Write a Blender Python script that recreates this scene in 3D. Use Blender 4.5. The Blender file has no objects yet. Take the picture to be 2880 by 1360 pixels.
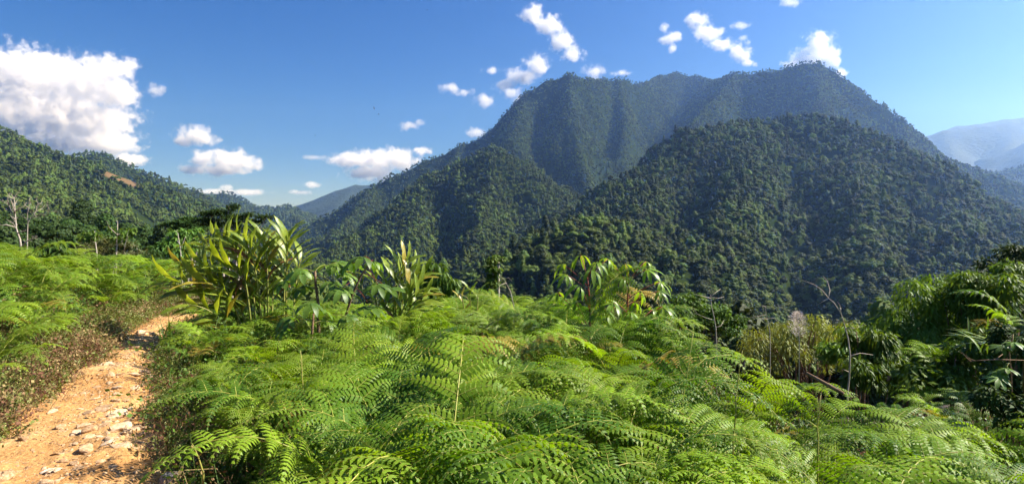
import bpy, bmesh, math, random
import numpy as np
from mathutils import Vector, Matrix

random.seed(7)
RNG = np.random.default_rng(7)
sc = bpy.context.scene
COL = sc.collection

# ------------------------------------------------------------------ camera
# the photographer stands on the trail's edge, eyes 1.7 m above it, looking along +Y
F = 1716.0          # focal length in photo pixels (2880 wide)
HU, HV = 1440.0, 620.0   # pixel column of the axis and row of the horizon
CZ = 1.7
cam = bpy.data.cameras.new('camera')
cam_o = bpy.data.objects.new('camera', cam)
COL.objects.link(cam_o)
cam.sensor_width = 36.0
cam.lens = 36.0 * F / 2880.0
cam.shift_y = -60.0 / 2880.0
cam.clip_start = 0.05
cam.clip_end = 60000
cam_o.location = (0, 0, CZ)
cam_o.rotation_euler = (math.radians(90), 0, 0)
sc.camera = cam_o

# ------------------------------------------------------------------ sky, sun, exposure
SUN_AZ, SUN_EL = math.radians(82), math.radians(42)
world = bpy.data.worlds.new('World')
sc.world = world
world.use_nodes = True
wn = world.node_tree
wn.nodes.clear()
w_out = wn.nodes.new('ShaderNodeOutputWorld')
w_bg = wn.nodes.new('ShaderNodeBackground')
w_sky = wn.nodes.new('ShaderNodeTexSky')
w_sky.sky_type = 'NISHITA'
w_sky.sun_disc = False
w_sky.sun_elevation = SUN_EL
w_sky.sun_rotation = SUN_AZ
w_sky.altitude = 1500
w_sky.air_density = 0.9
w_sky.dust_density = 1.4
w_sky.ozone_density = 4.0
w_hsv = wn.nodes.new('ShaderNodeHueSaturation')
w_hsv.inputs['Hue'].default_value = 0.513
w_hsv.inputs['Saturation'].default_value = 1.35
wn.links.new(w_sky.outputs[0], w_hsv.inputs['Color'])
wn.links.new(w_hsv.outputs[0], w_bg.inputs['Color'])
w_bg.inputs['Strength'].default_value = 0.05
wn.links.new(w_bg.outputs[0], w_out.inputs['Surface'])

sun = bpy.data.lights.new('sun', 'SUN')
sun.energy = 5.0
sun.angle = math.radians(0.53)
sun.color = (1.0, 0.965, 0.91)
sun_o = bpy.data.objects.new('sun', sun)
COL.objects.link(sun_o)
sun_o.location = (60, 20, 80)
SUN_DIR = Vector((math.sin(SUN_AZ) * math.cos(SUN_EL), math.cos(SUN_AZ) * math.cos(SUN_EL), math.sin(SUN_EL)))
sun_o.rotation_euler = SUN_DIR.to_track_quat('Z', 'Y').to_euler()

sc.view_settings.view_transform = 'Standard'
sc.view_settings.look = 'None'
sc.view_settings.gamma = 1.0
sc.view_settings.exposure = 1.5
sc.view_settings.use_curve_mapping = False

sc.render.engine = 'CYCLES'
cy = sc.cycles
cy.max_bounces = 12
cy.diffuse_bounces = 3
cy.glossy_bounces = 2
cy.transmission_bounces = 4
cy.volume_bounces = 12
cy.transparent_max_bounces = 8
cy.use_denoising = True
cy.use_adaptive_sampling = True
cy.adaptive_threshold = 0.02
cy.sample_clamp_indirect = 6.0
cy.caustics_reflective = False
cy.caustics_refractive = False

# ------------------------------------------------------------------ helpers
def P(u, v, Y):
    """photo pixel and depth (metres) -> a point of the place"""
    return (Y * (u - HU) / F, Y, CZ + Y * (HV - v) / F)

def px(pts):
    pts = np.asarray(pts, float)
    y = np.maximum(pts[:, 1], 0.01)
    return HU + F * pts[:, 0] / y, HV - F * (pts[:, 2] - CZ) / y

def tag(o, label=None, cat=None, group=None, kind=None):
    if label: o['label'] = label
    if cat: o['category'] = cat
    if group: o['group'] = group
    if kind: o['kind'] = kind
    return o

def np_mesh(name, V, Fq, smooth=True):
    """mesh from a vertex array and an (n,3) or (n,4) face array or a list of faces"""
    me = bpy.data.meshes.new(name)
    V = np.asarray(V, np.float32)
    if isinstance(Fq, np.ndarray):
        n, k = Fq.shape
        me.vertices.add(len(V)); me.vertices.foreach_set('co', V.ravel())
        me.loops.add(n * k); me.loops.foreach_set('vertex_index', Fq.astype(np.int32).ravel())
        me.polygons.add(n)
        me.polygons.foreach_set('loop_start', np.arange(0, n * k, k, dtype=np.int32))
        me.update(calc_edges=True)
        me.validate()
    else:
        me.from_pydata([tuple(map(float, v)) for v in V], [], Fq)
    me.polygons.foreach_set('use_smooth', np.full(len(me.polygons), smooth))
    me.update()
    return me

def link(name, me, mat=None, parent=None, loc=(0, 0, 0), rot=(0, 0, 0), scale=(1, 1, 1)):
    if mat is not None:
        if isinstance(mat, (list, tuple)):
            if not me.materials:
                for m in mat: me.materials.append(m)
        elif not me.materials:
            me.materials.append(mat)
    o = bpy.data.objects.new(name, me)
    COL.objects.link(o)
    o.location = loc; o.rotation_euler = rot; o.scale = scale
    if parent is not None: o.parent = parent
    return o

def empty(name, loc=(0, 0, 0), rz=0.0, scale=1.0):
    o = bpy.data.objects.new(name, None)
    COL.objects.link(o)
    o.empty_display_size = 0.2
    o.location = loc; o.rotation_euler = (0, 0, rz); o.scale = (scale,) * 3
    return o

class MB:
    """collects faces into one mesh"""
    def __init__(s): s.V = []; s.F = []; s.M = []
    def add(s, verts, faces, mi=0):
        b = len(s.V)
        s.V.extend([tuple(map(float, v)) for v in verts])
        for f in faces:
            s.F.append(tuple(b + i for i in f)); s.M.append(mi)
    def tube(s, pts, rad, n=5, mi=0, cap=True):
        pts = [Vector(p) for p in pts]
        rad = list(rad) if hasattr(rad, '__len__') else [rad] * len(pts)
        up = Vector((0.13, 0.31, 0.94))
        vs = []
        for i, p in enumerate(pts):
            t = (pts[min(i + 1, len(pts) - 1)] - pts[max(i - 1, 0)])
            if t.length < 1e-9: t = Vector((0, 0, 1))
            t.normalize()
            a = t.cross(up)
            if a.length < 1e-3: a = t.cross(Vector((1, 0, 0)))
            a.normalize(); b = t.cross(a)
            for k in range(n):
                w = 2 * math.pi * k / n
                vs.append(p + (a * math.cos(w) + b * math.sin(w)) * rad[i])
        fs = []
        for i in range(len(pts) - 1):
            for k in range(n):
                k2 = (k + 1) % n
                fs.append((i * n + k, i * n + k2, (i + 1) * n + k2, (i + 1) * n + k))
        if cap:
            fs.append(tuple(range(n - 1, -1, -1)))
            fs.append(tuple((len(pts) - 1) * n + k for k in range(n)))
        s.add(vs, fs, mi)
    def mesh(s, name, smooth=True):
        me = np_mesh(name, s.V, s.F, smooth)
        if any(s.M):
            me.polygons.foreach_set('material_index', np.array(s.M, np.int32))
        return me
    def build(s, name, mat, parent=None, smooth=True, **k):
        return link(name, s.mesh(name, smooth), mat, parent, **k)

def vnoise(x, y, seed=0):
    """smooth value noise on arrays, about -1..1"""
    xi = np.floor(x).astype(np.int64); yi = np.floor(y).astype(np.int64)
    fx = x - xi; fy = y - yi
    fx = fx * fx * (3 - 2 * fx); fy = fy * fy * (3 - 2 * fy)
    def h(a, b):
        n = (a * 374761393 + b * 668265263 + seed * 1442695041) & 0x7fffffff
        n = ((n ^ (n >> 13)) * 1274126177) & 0x7fffffff
        n = (n ^ (n >> 16)) & 0xffff
        return n / 32767.5 - 1.0
    a = h(xi, yi) * (1 - fx) + h(xi + 1, yi) * fx
    b = h(xi, yi + 1) * (1 - fx) + h(xi + 1, yi + 1) * fx
    return a * (1 - fy) + b * fy

def fbm(x, y, seed=0, octaves=4):
    r = 0; a = 1.0; f = 1.0
    for i in range(octaves):
        r = r + a * vnoise(x * f + 17.3 * i, y * f - 9.1 * i, seed + i)
        a *= 0.5; f *= 2.03
    return r

def sstep(a, b, x):
    t = np.clip((x - a) / (b - a), 0, 1)
    return t * t * (3 - 2 * t)

# ------------------------------------------------------------------ materials
def new_mat(name):
    m = bpy.data.materials.new(name)
    m.use_nodes = True
    nt = m.node_tree
    for n in list(nt.nodes): nt.nodes.remove(n)
    out = nt.nodes.new('ShaderNodeOutputMaterial')
    return m, nt, out

def leaf_mat(name, c1, c2, trans=0.35, tcol=None, rough=0.5, spec=0.3, noise_scale=3.0, vary=0.25, coords='Object', hue=0.02):
    """leaf: diffuse and translucent blade with a soft gloss; colour drifts from c1 to c2 by noise and from plant to plant"""
    m, nt, out = new_mat(name)
    N = nt.nodes.new; L = nt.links.new
    tc = N('ShaderNodeTexCoord')
    nz = N('ShaderNodeTexNoise'); nz.inputs['Scale'].default_value = noise_scale; nz.inputs['Detail'].default_value = 3
    if coords == 'World':
        g = N('ShaderNodeNewGeometry'); L(g.outputs['Position'], nz.inputs['Vector'])
    else:
        L(tc.outputs[coords], nz.inputs['Vector'])
    oi = N('ShaderNodeObjectInfo')
    ad = N('ShaderNodeMath'); ad.operation = 'ADD'
    mu = N('ShaderNodeMath'); mu.operation = 'MULTIPLY_ADD'
    L(oi.outputs['Random'], mu.inputs[0]); mu.inputs[1].default_value = vary * 2; mu.inputs[2].default_value = -vary
    L(nz.outputs['Fac'], ad.inputs[0]); L(mu.outputs[0], ad.inputs[1])
    rp = N('ShaderNodeMapRange'); rp.inputs[1].default_value = 0.3; rp.inputs[2].default_value = 0.7
    L(ad.outputs[0], rp.inputs[0])
    mx = N('ShaderNodeMix'); mx.data_type = 'RGBA'
    mx.inputs[6].default_value = (*c1, 1); mx.inputs[7].default_value = (*c2, 1)
    L(rp.outputs[0], mx.inputs[0])
    hs = N('ShaderNodeHueSaturation')
    h1 = N('ShaderNodeMath'); h1.operation = 'MULTIPLY_ADD'
    L(oi.outputs['Random'], h1.inputs[0]); h1.inputs[1].default_value = hue * 2; h1.inputs[2].default_value = 0.5 - hue
    L(h1.outputs[0], hs.inputs['Hue']); L(mx.outputs[2], hs.inputs['Color'])
    bs = N('ShaderNodeBsdfPrincipled')
    bs.inputs['Roughness'].default_value = rough
    bs.inputs['Specular IOR Level'].default_value = spec
    L(hs.outputs[0], bs.inputs['Base Color'])
    tr = N('ShaderNodeBsdfTranslucent')
    if tcol is None:
        tcol = (1.5, 1.35, 0.5)
    tm = N('ShaderNodeMix'); tm.data_type = 'RGBA'; tm.blend_type = 'MULTIPLY'; tm.inputs[0].default_value = 1
    L(hs.outputs[0], tm.inputs[6]); tm.inputs[7].default_value = (*tcol, 1)
    L(tm.outputs[2], tr.inputs['Color'])
    ms = N('ShaderNodeMixShader'); ms.inputs[0].default_value = trans
    L(bs.outputs[0], ms.inputs[1]); L(tr.outputs[0], ms.inputs[2])
    L(ms.outputs[0], out.inputs['Surface'])
    return m

def rough_mat(name, stops, scale=4.0, rough=0.9, bump=0.3, bump_scale=None, detail=6, dist=0.02, coords='Object', attr=None, attr_col=None, spec=0.2):
    """noise colour ramp with bump; attr names a vertex attribute that mixes in attr_col"""
    m, nt, out = new_mat(name)
    N = nt.nodes.new; L = nt.links.new
    tc = N('ShaderNodeTexCoord')
    vec = tc.outputs[coords] if coords != 'World' else N('ShaderNodeNewGeometry').outputs['Position']
    nz = N('ShaderNodeTexNoise'); nz.inputs['Scale'].default_value = scale; nz.inputs['Detail'].default_value = detail
    nz.inputs['Roughness'].default_value = 0.65
    L(vec, nz.inputs['Vector'])
    cr = N('ShaderNodeValToRGB')
    els = cr.color_ramp.elements
    els[0].position = stops[0][0]; els[0].color = (*stops[0][1], 1)
    els[1].position = stops[-1][0]; els[1].color = (*stops[-1][1], 1)
    for p, c in stops[1:-1]:
        e = els.new(p); e.color = (*c, 1)
    L(nz.outputs['Fac'], cr.inputs[0])
    col = cr.outputs[0]
    if attr:
        at = N('ShaderNodeAttribute'); at.attribute_name = attr
        mx = N('ShaderNodeMix'); mx.data_type = 'RGBA'
        L(at.outputs['Fac'], mx.inputs[0]); L(col, mx.inputs[6]); mx.inputs[7].default_value = (*attr_col, 1)
        col = mx.outputs[2]
    bs = N('ShaderNodeBsdfPrincipled')
    bs.inputs['Roughness'].default_value = rough
    bs.inputs['Specular IOR Level'].default_value = spec
    L(col, bs.inputs['Base Color'])
    if bump:
        nb = N('ShaderNodeTexNoise'); nb.inputs['Scale'].default_value = bump_scale or scale * 3; nb.inputs['Detail'].default_value = 8
        L(vec, nb.inputs['Vector'])
        bp = N('ShaderNodeBump'); bp.inputs['Strength'].default_value = bump; bp.inputs['Distance'].default_value = dist
        L(nb.outputs['Fac'], bp.inputs['Height']); L(bp.outputs[0], bs.inputs['Normal'])
    L(bs.outputs[0], out.inputs['Surface'])
    return m

# ------------------------------------------------------------------ geometry-node scatter for uncountable masses
_scatter_groups = {}
def scatter(name, pts, rot, scl, idx, sources, mat=None):
    """ONE object that draws copies of the source meshes on its points (grass, forest, undergrowth)"""
    n = len(pts)
    me = bpy.data.meshes.new(name)
    me.vertices.add(n)
    me.vertices.foreach_set('co', np.asarray(pts, np.float32).ravel())
    a = me.attributes.new('rot', 'FLOAT_VECTOR', 'POINT'); a.data.foreach_set('vector', np.asarray(rot, np.float32).ravel())
    s = np.asarray(scl, np.float32)
    if s.ndim == 1: s = np.repeat(s[:, None], 3, 1)
    a = me.attributes.new('scl', 'FLOAT_VECTOR', 'POINT'); a.data.foreach_set('vector', s.ravel())
    a = me.attributes.new('idx', 'INT', 'POINT'); a.data.foreach_set('value', np.asarray(idx, np.int32))
    o = link(name, me)
    c = bpy.data.collections.new(name + '_sources')
    for i, so in enumerate(sources): c.objects.link(so)
    g = bpy.data.node_groups.new(name + '_scatter', 'GeometryNodeTree')
    g.interface.new_socket('Geometry', in_out='INPUT', socket_type='NodeSocketGeometry')
    g.interface.new_socket('Geometry', in_out='OUTPUT', socket_type='NodeSocketGeometry')
    N = g.nodes.new; L = g.links.new
    gi = N('NodeGroupInput'); go = N('NodeGroupOutput')
    ci = N('GeometryNodeCollectionInfo'); ci.inputs['Collection'].default_value = c
    ci.inputs['Separate Children'].default_value = True; ci.inputs['Reset Children'].default_value = True
    ip = N('GeometryNodeInstanceOnPoints'); ip.inputs['Pick Instance'].default_value = True
    def na(nm, t):
        q = N('GeometryNodeInputNamedAttribute'); q.data_type = t; q.inputs['Name'].default_value = nm
        return q.outputs['Attribute']
    er = N('FunctionNodeEulerToRotation')
    L(na('rot', 'FLOAT_VECTOR'), er.inputs[0])
    L(gi.outputs[0], ip.inputs['Points']); L(ci.outputs[0], ip.inputs['Instance'])
    L(na('idx', 'INT'), ip.inputs['Instance Index']); L(er.outputs[0], ip.inputs['Rotation']); L(na('scl', 'FLOAT_VECTOR'), ip.inputs['Scale'])
    L(ip.outputs[0], go.inputs[0])
    md = o.modifiers.new('scatter', 'NODES'); md.node_group = g
    return o

def source(name, me, mat=None):
    """an object that is only drawn through scatter()"""
    if mat is not None and not me.materials:
        for m in (mat if isinstance(mat, (list, tuple)) else [mat]): me.materials.append(m)
    return bpy.data.objects.new(name, me)
# ------------------------------------------------------------------ mountains
class Mountain:
    """height field from ridge lines (photo pixel, depth) with flanks that fall away at a slope"""
    def __init__(s, ridges, slope, bounds, res, amp=12.0, wl=160.0, seed=1, floor=-260.0, carve=()):
        s.seg = []
        for r in ridges:
            sl = slope
            if isinstance(r, tuple): r, sl = r
            q = [P(*p) for p in r]
            for a, b in zip(q[:-1], q[1:]): s.seg.append((np.array(a), np.array(b), sl))
        s.carve = []
        for line, depth, width in carve:
            q = [P(*p) for p in line]
            for a, b in zip(q[:-1], q[1:]): s.carve.append((np.array(a), np.array(b), depth, width))
        s.bounds, s.res, s.amp, s.wl, s.seed, s.floor = bounds, res, amp, wl, seed, floor
    def z(s, x, y):
        wx = x + 0.35 * s.wl * fbm(x / s.wl, y / s.wl, s.seed + 11, 3)
        wy = y + 0.35 * s.wl * fbm(x / s.wl, y / s.wl, s.seed + 23, 3)
        best = np.full(np.shape(x), -1e9); acc = np.zeros(np.shape(x)); near = np.full(np.shape(x), 1e9)
        K = 14.0
        hs = []
        for a, b, sl in s.seg:
            d = b - a; L2 = d[0] ** 2 + d[1] ** 2 + 1e-9
            # distance measured in the true plan for crest fidelity, in the warped plan for gullies
            t0 = np.clip(((x - a[0]) * d[0] + (y - a[1]) * d[1]) / L2, 0, 1)
            d0 = np.hypot(x - a[0] - t0 * d[0], y - a[1] - t0 * d[1])
            w = np.clip(d0 / (1.2 * s.wl), 0, 1)
            xx = x + (wx - x) * w; yy = y + (wy - y) * w
            t = np.clip(((xx - a[0]) * d[0] + (yy - a[1]) * d[1]) / L2, 0, 1)
            dd = np.hypot(xx - a[0] - t * d[0], yy - a[1] - t * d[1])
            dd = np.sqrt(dd * dd + 400.0) - 20.0
            hs.append(a[2] + t * d[2] - sl * dd)
            near = np.minimum(near, d0)
        hs = np.array(hs)
        m = hs.max(0)
        z = m + K * np.log(np.exp(np.clip((hs - m) / K, -30, 0)).sum(0)) - K * 0.7
        z = z + s.amp * fbm(x / s.wl * 1.7, y / s.wl * 1.7, s.seed + 5, 4) * np.clip(near / (0.8 * s.wl), 0, 1)
        cut = np.zeros(np.shape(x))
        for a, b, dep, wid in s.carve:          # ravines
            d = b - a; L2 = d[0] ** 2 + d[1] ** 2 + 1e-9
            t = np.clip(((wx - a[0]) * d[0] + (wy - a[1]) * d[1]) / L2, 0, 1)
            dd = np.hypot(wx - a[0] - t * d[0], wy - a[1] - t * d[1])
            cut = np.maximum(cut, dep * np.exp(-dd / wid))
        z = z - cut * np.clip(near / 60.0, 0, 1)
        rg = np.abs(fbm(x / s.wl * 0.9 + 31, y / s.wl * 0.9, s.seed + 77, 3))      # sharp-bottomed gullies
        z = z + s.amp * 1.5 * (rg - 0.35) * np.clip(near / (0.5 * s.wl), 0, 1)
        return np.maximum(z, s.floor)
    def mesh(s, name, mat, bare=None):
        x0, x1, y0, y1 = s.bounds
        nx = int((x1 - x0) / s.res) + 1; ny = int((y1 - y0) / s.res) + 1
        X, Y = np.meshgrid(np.linspace(x0, x1, nx), np.linspace(y0, y1, ny))
        Z = s.z(X, Y)
        s.grid = (X, Y, Z)
        V = np.stack([X, Y, Z], -1).reshape(-1, 3)
        i = np.arange(ny - 1)[:, None] * nx + np.arange(nx - 1)[None, :]
        Fq = np.stack([i, i + 1, i + 1 + nx, i + nx], -1).reshape(-1, 4)
        keep = (Z.ravel()[Fq] > s.floor + 0.5).any(1)
        me = np_mesh(name, V, Fq[keep])
        if bare is not None:
            u, v = px(V)
            at = me.attributes.new('bare', 'FLOAT', 'POINT')
            at.data.foreach_set('value', bare(u, v, V).astype(np.float32))
        o = link(name, me, mat)
        tag(o, kind='structure')
        return o

hill_mat = rough_mat('forest_floor', [(0.3, (0.010, 0.017, 0.005)), (0.7, (0.024, 0.036, 0.010))], scale=0.02, bump=0.0, spec=0.0, coords='World', attr='bare', attr_col=(0.13, 0.085, 0.045))
far_mat = rough_mat('far_forest', [(0.35, (0.010, 0.020, 0.008)), (0.65, (0.030, 0.045, 0.018))], scale=0.012, bump=1.0, bump_scale=0.03, dist=22.0, coords='World', detail=8)

def poly_in(u, v, poly):
    """points inside a polygon of photo pixels"""
    u = np.asarray(u); v = np.asarray(v); r = np.zeros(u.shape, bool)
    n = len(poly)
    for i in range(n):
        x1, y1 = poly[i]; x2, y2 = poly[(i + 1) % n]
        c = ((y1 > v) != (y2 > v)) & (u < (x2 - x1) * (v - y1) / (y2 - y1 + 1e-9) + x1)
        r ^= c
    return r

M_front = Mountain([
    [(1480, 709, 700), (1560, 659, 800), (1640, 619, 850), (1700, 594, 900), (1770, 549, 950), (1874, 484, 1040), (1933, 430, 1090), (1955, 404, 1110), (1992, 376, 1140), (2046, 362, 1170), (2120, 350, 1200), (2209, 337, 1210), (2290, 338, 1210), (2345, 356, 1200), (2400, 388, 1170), (2500, 444, 1110), (2600, 509, 1050), (2700, 569, 1000), (2800, 631, 950), (2900, 689, 900), (3060, 779, 800)],
    [(2120, 351, 1200), (2090, 459, 930), (2040, 609, 680), (2000, 749, 520), (1990, 869, 420)],
    [(2400, 409, 1150), (2420, 539, 860), (2440, 699, 630), (2460, 859, 470)],
    [(2700, 569, 1000), (2720, 689, 720), (2760, 809, 560)],
    [(1850, 471, 1030), (1800, 609, 760), (1760, 709, 600), (1740, 829, 470)],
    [(1370, 859, 420), (1420, 769, 440), (1480, 704, 470), (1560, 669, 500), (1650, 649, 520), (1760, 649, 560), (1860, 649, 620)],
], 0.78, (-260, 1050, 330, 1500), 9.0, amp=17, wl=120, seed=3, floor=-120, carve=[
    ([(2240, 400, 1080), (2250, 540, 820), (2240, 700, 600), (2230, 830, 470)], 48, 42), ([(1960, 450, 980), (1930, 600, 740), (1890, 740, 560)], 42, 40), ([(2560, 520, 960), (2580, 640, 740), (2600, 780, 560)], 45, 42), ([(2110, 480, 900), (2100, 620, 680)], 30, 35), ([(1700, 640, 720), (1660, 720, 590)], 40, 35)])
M_mid = Mountain([
    [(800, 810, 900), (870, 765, 1000), (950, 710, 1150), (1050, 648, 1280), (1150, 580, 1380), (1250, 510, 1450), (1320, 464, 1480), (1360, 436, 1500), (1392, 424, 1500), (1440, 460, 1490), (1500, 500, 1450), (1560, 550, 1410), (1620, 605, 1350), (1690, 670, 1250), (1760, 760, 1080)],
    [(1390, 430, 1500), (1375, 540, 1230), (1340, 660, 980), (1310, 790, 780)],
    [(1180, 560, 1400), (1170, 660, 1100), (1130, 760, 850)],
    [(1540, 535, 1420), (1530, 650, 1100), (1490, 780, 820)],
], 0.8, (-750, 420, 680, 1850), 13.0, amp=17, wl=150, seed=8, floor=-160, carve=[
    ([(1290, 500, 1330), (1260, 600, 1100), (1220, 720, 880)], 50, 50), ([(1460, 510, 1300), (1450, 620, 1060), (1420, 730, 860)], 50, 50)])
M_big = Mountain([
    ([(780, 672, 2350), (830, 648, 2400), (900, 612, 2450), (1000, 552, 2500), (1100, 497, 2550), (1200, 447, 2600), (1300, 406, 2650), (1375, 372, 2700), (1430, 315, 2700), (1490, 256, 2700), (1540, 224, 2700), (1600, 212, 2700), (1650, 222, 2760), (1700, 222, 2900), (1760, 218, 3000), (1806, 236, 3150), (1850, 217, 3500), (1905, 206, 3600), (1960, 212, 3550), (2008, 228, 3200), (2060, 207, 2750), (2150, 198, 2600), (2220, 186, 2500), (2260, 178, 2460), (2300, 178, 2440), (2340, 200, 2400), (2400, 248, 2350), (2480, 296, 2300), (2535, 340, 2250), (2560, 385, 2200), (2590, 435, 2150), (2650, 485, 2050), (2720, 535, 1950), (2800, 590, 1850), (2880, 645, 1750), (3000, 730, 1600)], 1.25),
    [(2075, 205, 2700), (2000, 295, 2350), (1900, 395, 2000), (1800, 495, 1720), (1700, 600, 1480)],
    [(1600, 212, 2700), (1612, 330, 2350), (1640, 450, 2050), (1665, 560, 1760)],
    [(1480, 262, 2700), (1455, 380, 2350), (1470, 480, 2050)],
    [(1740, 220, 2950), (1760, 330, 2600), (1748, 430, 2320)],
    [(1300, 406, 2650), (1240, 520, 2250), (1180, 620, 1850)],
    [(1050, 525, 2520), (1000, 600, 2150), (940, 660, 1800)],
    [(2300, 178, 2440), (2310, 300, 2080), (2380, 400, 1750)],
    [(2535, 340, 2250), (2560, 450, 1850), (2640, 560, 1500)],
], 0.95, (-1250, 1750, 1350, 3900), 20.0, amp=40, wl=260, seed=5, floor=-160, carve=[
    ([(1812, 240, 3000), (1830, 330, 2600), (1775, 440, 2250), (1730, 530, 1950), (1690, 610, 1600)], 130, 110),
    ([(1545, 300, 2550), (1560, 400, 2250), (1600, 500, 1950)], 80, 80), ([(2190, 230, 2450), (2120, 330, 2150), (2060, 420, 1850)], 90, 90), ([(1360, 420, 2550), (1330, 500, 2200)], 80, 90), ([(2440, 320, 2200), (2470, 420, 1900)], 80, 80), ([(1130, 520, 2450), (1090, 590, 2100)], 70, 90)])
M_left = Mountain([
    [(-420, 170, 1250), (-250, 250, 1280), (0, 374, 1300), (100, 418, 1300), (200, 458, 1300), (290, 490, 1300), (380, 527, 1310), (450, 545, 1350), (520, 563, 1400), (590, 590, 1450), (690, 640, 1480), (790, 700, 1450)],
    [(0, 374, 1300), (60, 470, 1010), (140, 570, 760), (240, 670, 560)],
    [(290, 490, 1300), (310, 570, 1020), (380, 640, 780), (470, 720, 600)],
    [(-250, 250, 1280), (-160, 400, 950), (-60, 560, 640), (20, 680, 430)],
    [(480, 553, 1380), (530, 620, 1080), (600, 690, 850)],
], 0.72, (-1800, -330, 380, 1650), 13.0, amp=17, wl=140, seed=12, floor=-130)
M_left2 = Mountain([
    [(60, 520, 2150), (150, 475, 2200), (200, 450, 2200), (255, 436, 2200), (300, 443, 2200), (350, 470, 2200), (430, 498, 2200), (500, 538, 2250), (560, 570, 2300), (640, 615, 2350), (740, 670, 2350)],
    [(270, 437, 2200), (330, 540, 1850)], [(460, 515, 2220), (540, 600, 1850)],
], 0.62, (-2050, -700, 1650, 2600), 20.0, amp=14, wl=200, seed=21, floor=-100)
M_valley = Mountain([
    [(430, 610, 3500), (500, 585, 3800), (560, 561, 4000), (605, 548, 4000), (630, 545, 4000), (660, 555, 4000), (700, 580, 4000), (750, 586, 4000), (805, 583, 4000), (835, 596, 3900), (880, 625, 3700), (960, 670, 3300)],
    [(630, 545, 4000), (700, 620, 3200)], [(800, 583, 4000), (860, 640, 3000)],
], 0.5, (-2900, -600, 2700, 4500), 32.0, amp=22, wl=300, seed=31, floor=-120)
M_far1 = Mountain([[(700, 600, 6500), (800, 590, 7300), (850, 574, 7400), (900, 566, 7500), (1000, 562, 7600), (1200, 560, 7600)]], 0.4, (-3900, -300, 5800, 8000), 70.0, amp=25, wl=500, seed=41, floor=-120)
M_far2 = Mountain([[(800, 640, 5200), (880, 592, 5500), (930, 562, 5700), (970, 532, 5900), (1000, 520, 6000), (1050, 518, 6000), (1150, 490, 6000), (1300, 460, 6000)],
                   [(1000, 520, 6000), (930, 600, 5000)]], 0.5, (-2800, 200, 4400, 6600), 60.0, amp=25, wl=450, seed=43, floor=-120)
M_right1 = Mountain([[(2350, 470, 5616), (2480, 412, 5904), (2545, 396, 6048), (2600, 384, 6120), (2650, 368, 6120), (2700, 364, 6120), (2760, 354, 6120), (2830, 348, 6120), (2900, 342, 6120), (3100, 320, 6120)],
                     [(2650, 368, 6120), (2700, 470, 5040)], [(2850, 346, 6120), (2830, 450, 5040)], [(2480, 412, 5904), (2560, 500, 4896)]], 0.55, (2304, 6336, 4464, 6552), 54, amp=35, wl=600, seed=45, floor=-120)
M_right0 = Mountain([[(2600, 390, 7056), (2700, 350, 7128), (2745, 347, 7128), (2790, 340, 7128), (2830, 332, 7128), (2880, 328, 7128), (3000, 322, 7128), (3150, 300, 7128)]], 0.6, (4176, 7632, 6696, 7488), 65, amp=20, wl=500, seed=49, floor=-120)
M_right2 = Mountain([[(2660, 540, 4300), (2720, 505, 4600), (2780, 475, 4800), (2830, 440, 5000), (2880, 408, 5000), (2950, 370, 5000), (3100, 320, 5000)],
                     [(2950, 370, 5000), (2900, 470, 4200)]], 0.55, (2800, 5400, 3800, 5700), 55.0, amp=28, wl=420, seed=51, floor=-120)
M_right3 = Mountain([[(2560, 560, 2700), (2640, 512, 3000), (2690, 495, 3100), (2750, 492, 3200), (2800, 494, 3200), (2850, 487, 3200), (2900, 470, 3200), (3000, 430, 3200), (3150, 380, 3200)],
                     [(2850, 487, 3200), (2860, 560, 2500), (2880, 640, 1950)], [(2950, 450, 3200), (3000, 560, 2300)]], 0.55, (1500, 3500, 1800, 3700), 26.0, amp=16, wl=260, seed=55, floor=-140)

CLEAR = [[(285, 478), (310, 476), (345, 490), (372, 500), (388, 522), (375, 528), (340, 512), (300, 498)]]
def bare_left(u, v, V):
    r = np.zeros(len(u))
    for p in CLEAR: r = np.maximum(r, poly_in(u, v, p))
    return r
STRIP = [[(335, 562), (352, 560), (420, 615), (475, 690), (455, 700), (400, 640)], [(280, 530), (300, 530), (330, 560), (310, 566)]]

MOUNTS = [(M_front, 'hill', hill_mat), (M_mid, 'hill', hill_mat), (M_left, 'hill', hill_mat), (M_big, 'mountain', hill_mat), (M_left2, 'hill', hill_mat),
          (M_right3, 'hill', hill_mat), (M_valley, 'hill', hill_mat), (M_right2, 'mountain', far_mat), (M_far2, 'mountain', far_mat), (M_far1, 'mountain', far_mat), (M_right1, 'mountain', far_mat), (M_right0, 'mountain', far_mat)]
for m, nm, mt in MOUNTS:
    m.mesh(nm, mt, bare_left if m is M_left else None)

# ------------------------------------------------------------------ forest trees
def ico(sub):
    bm = bmesh.new(); bmesh.ops.create_icosphere(bm, subdivisions=sub, radius=1.0)
    V = np.array([v.co[:] for v in bm.verts]); Fs = np.array([[v.index for v in f.verts] for f in bm.faces])
    bm.free(); return V, Fs
ICO1, ICO2 = ico(1), ico(2)

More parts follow.
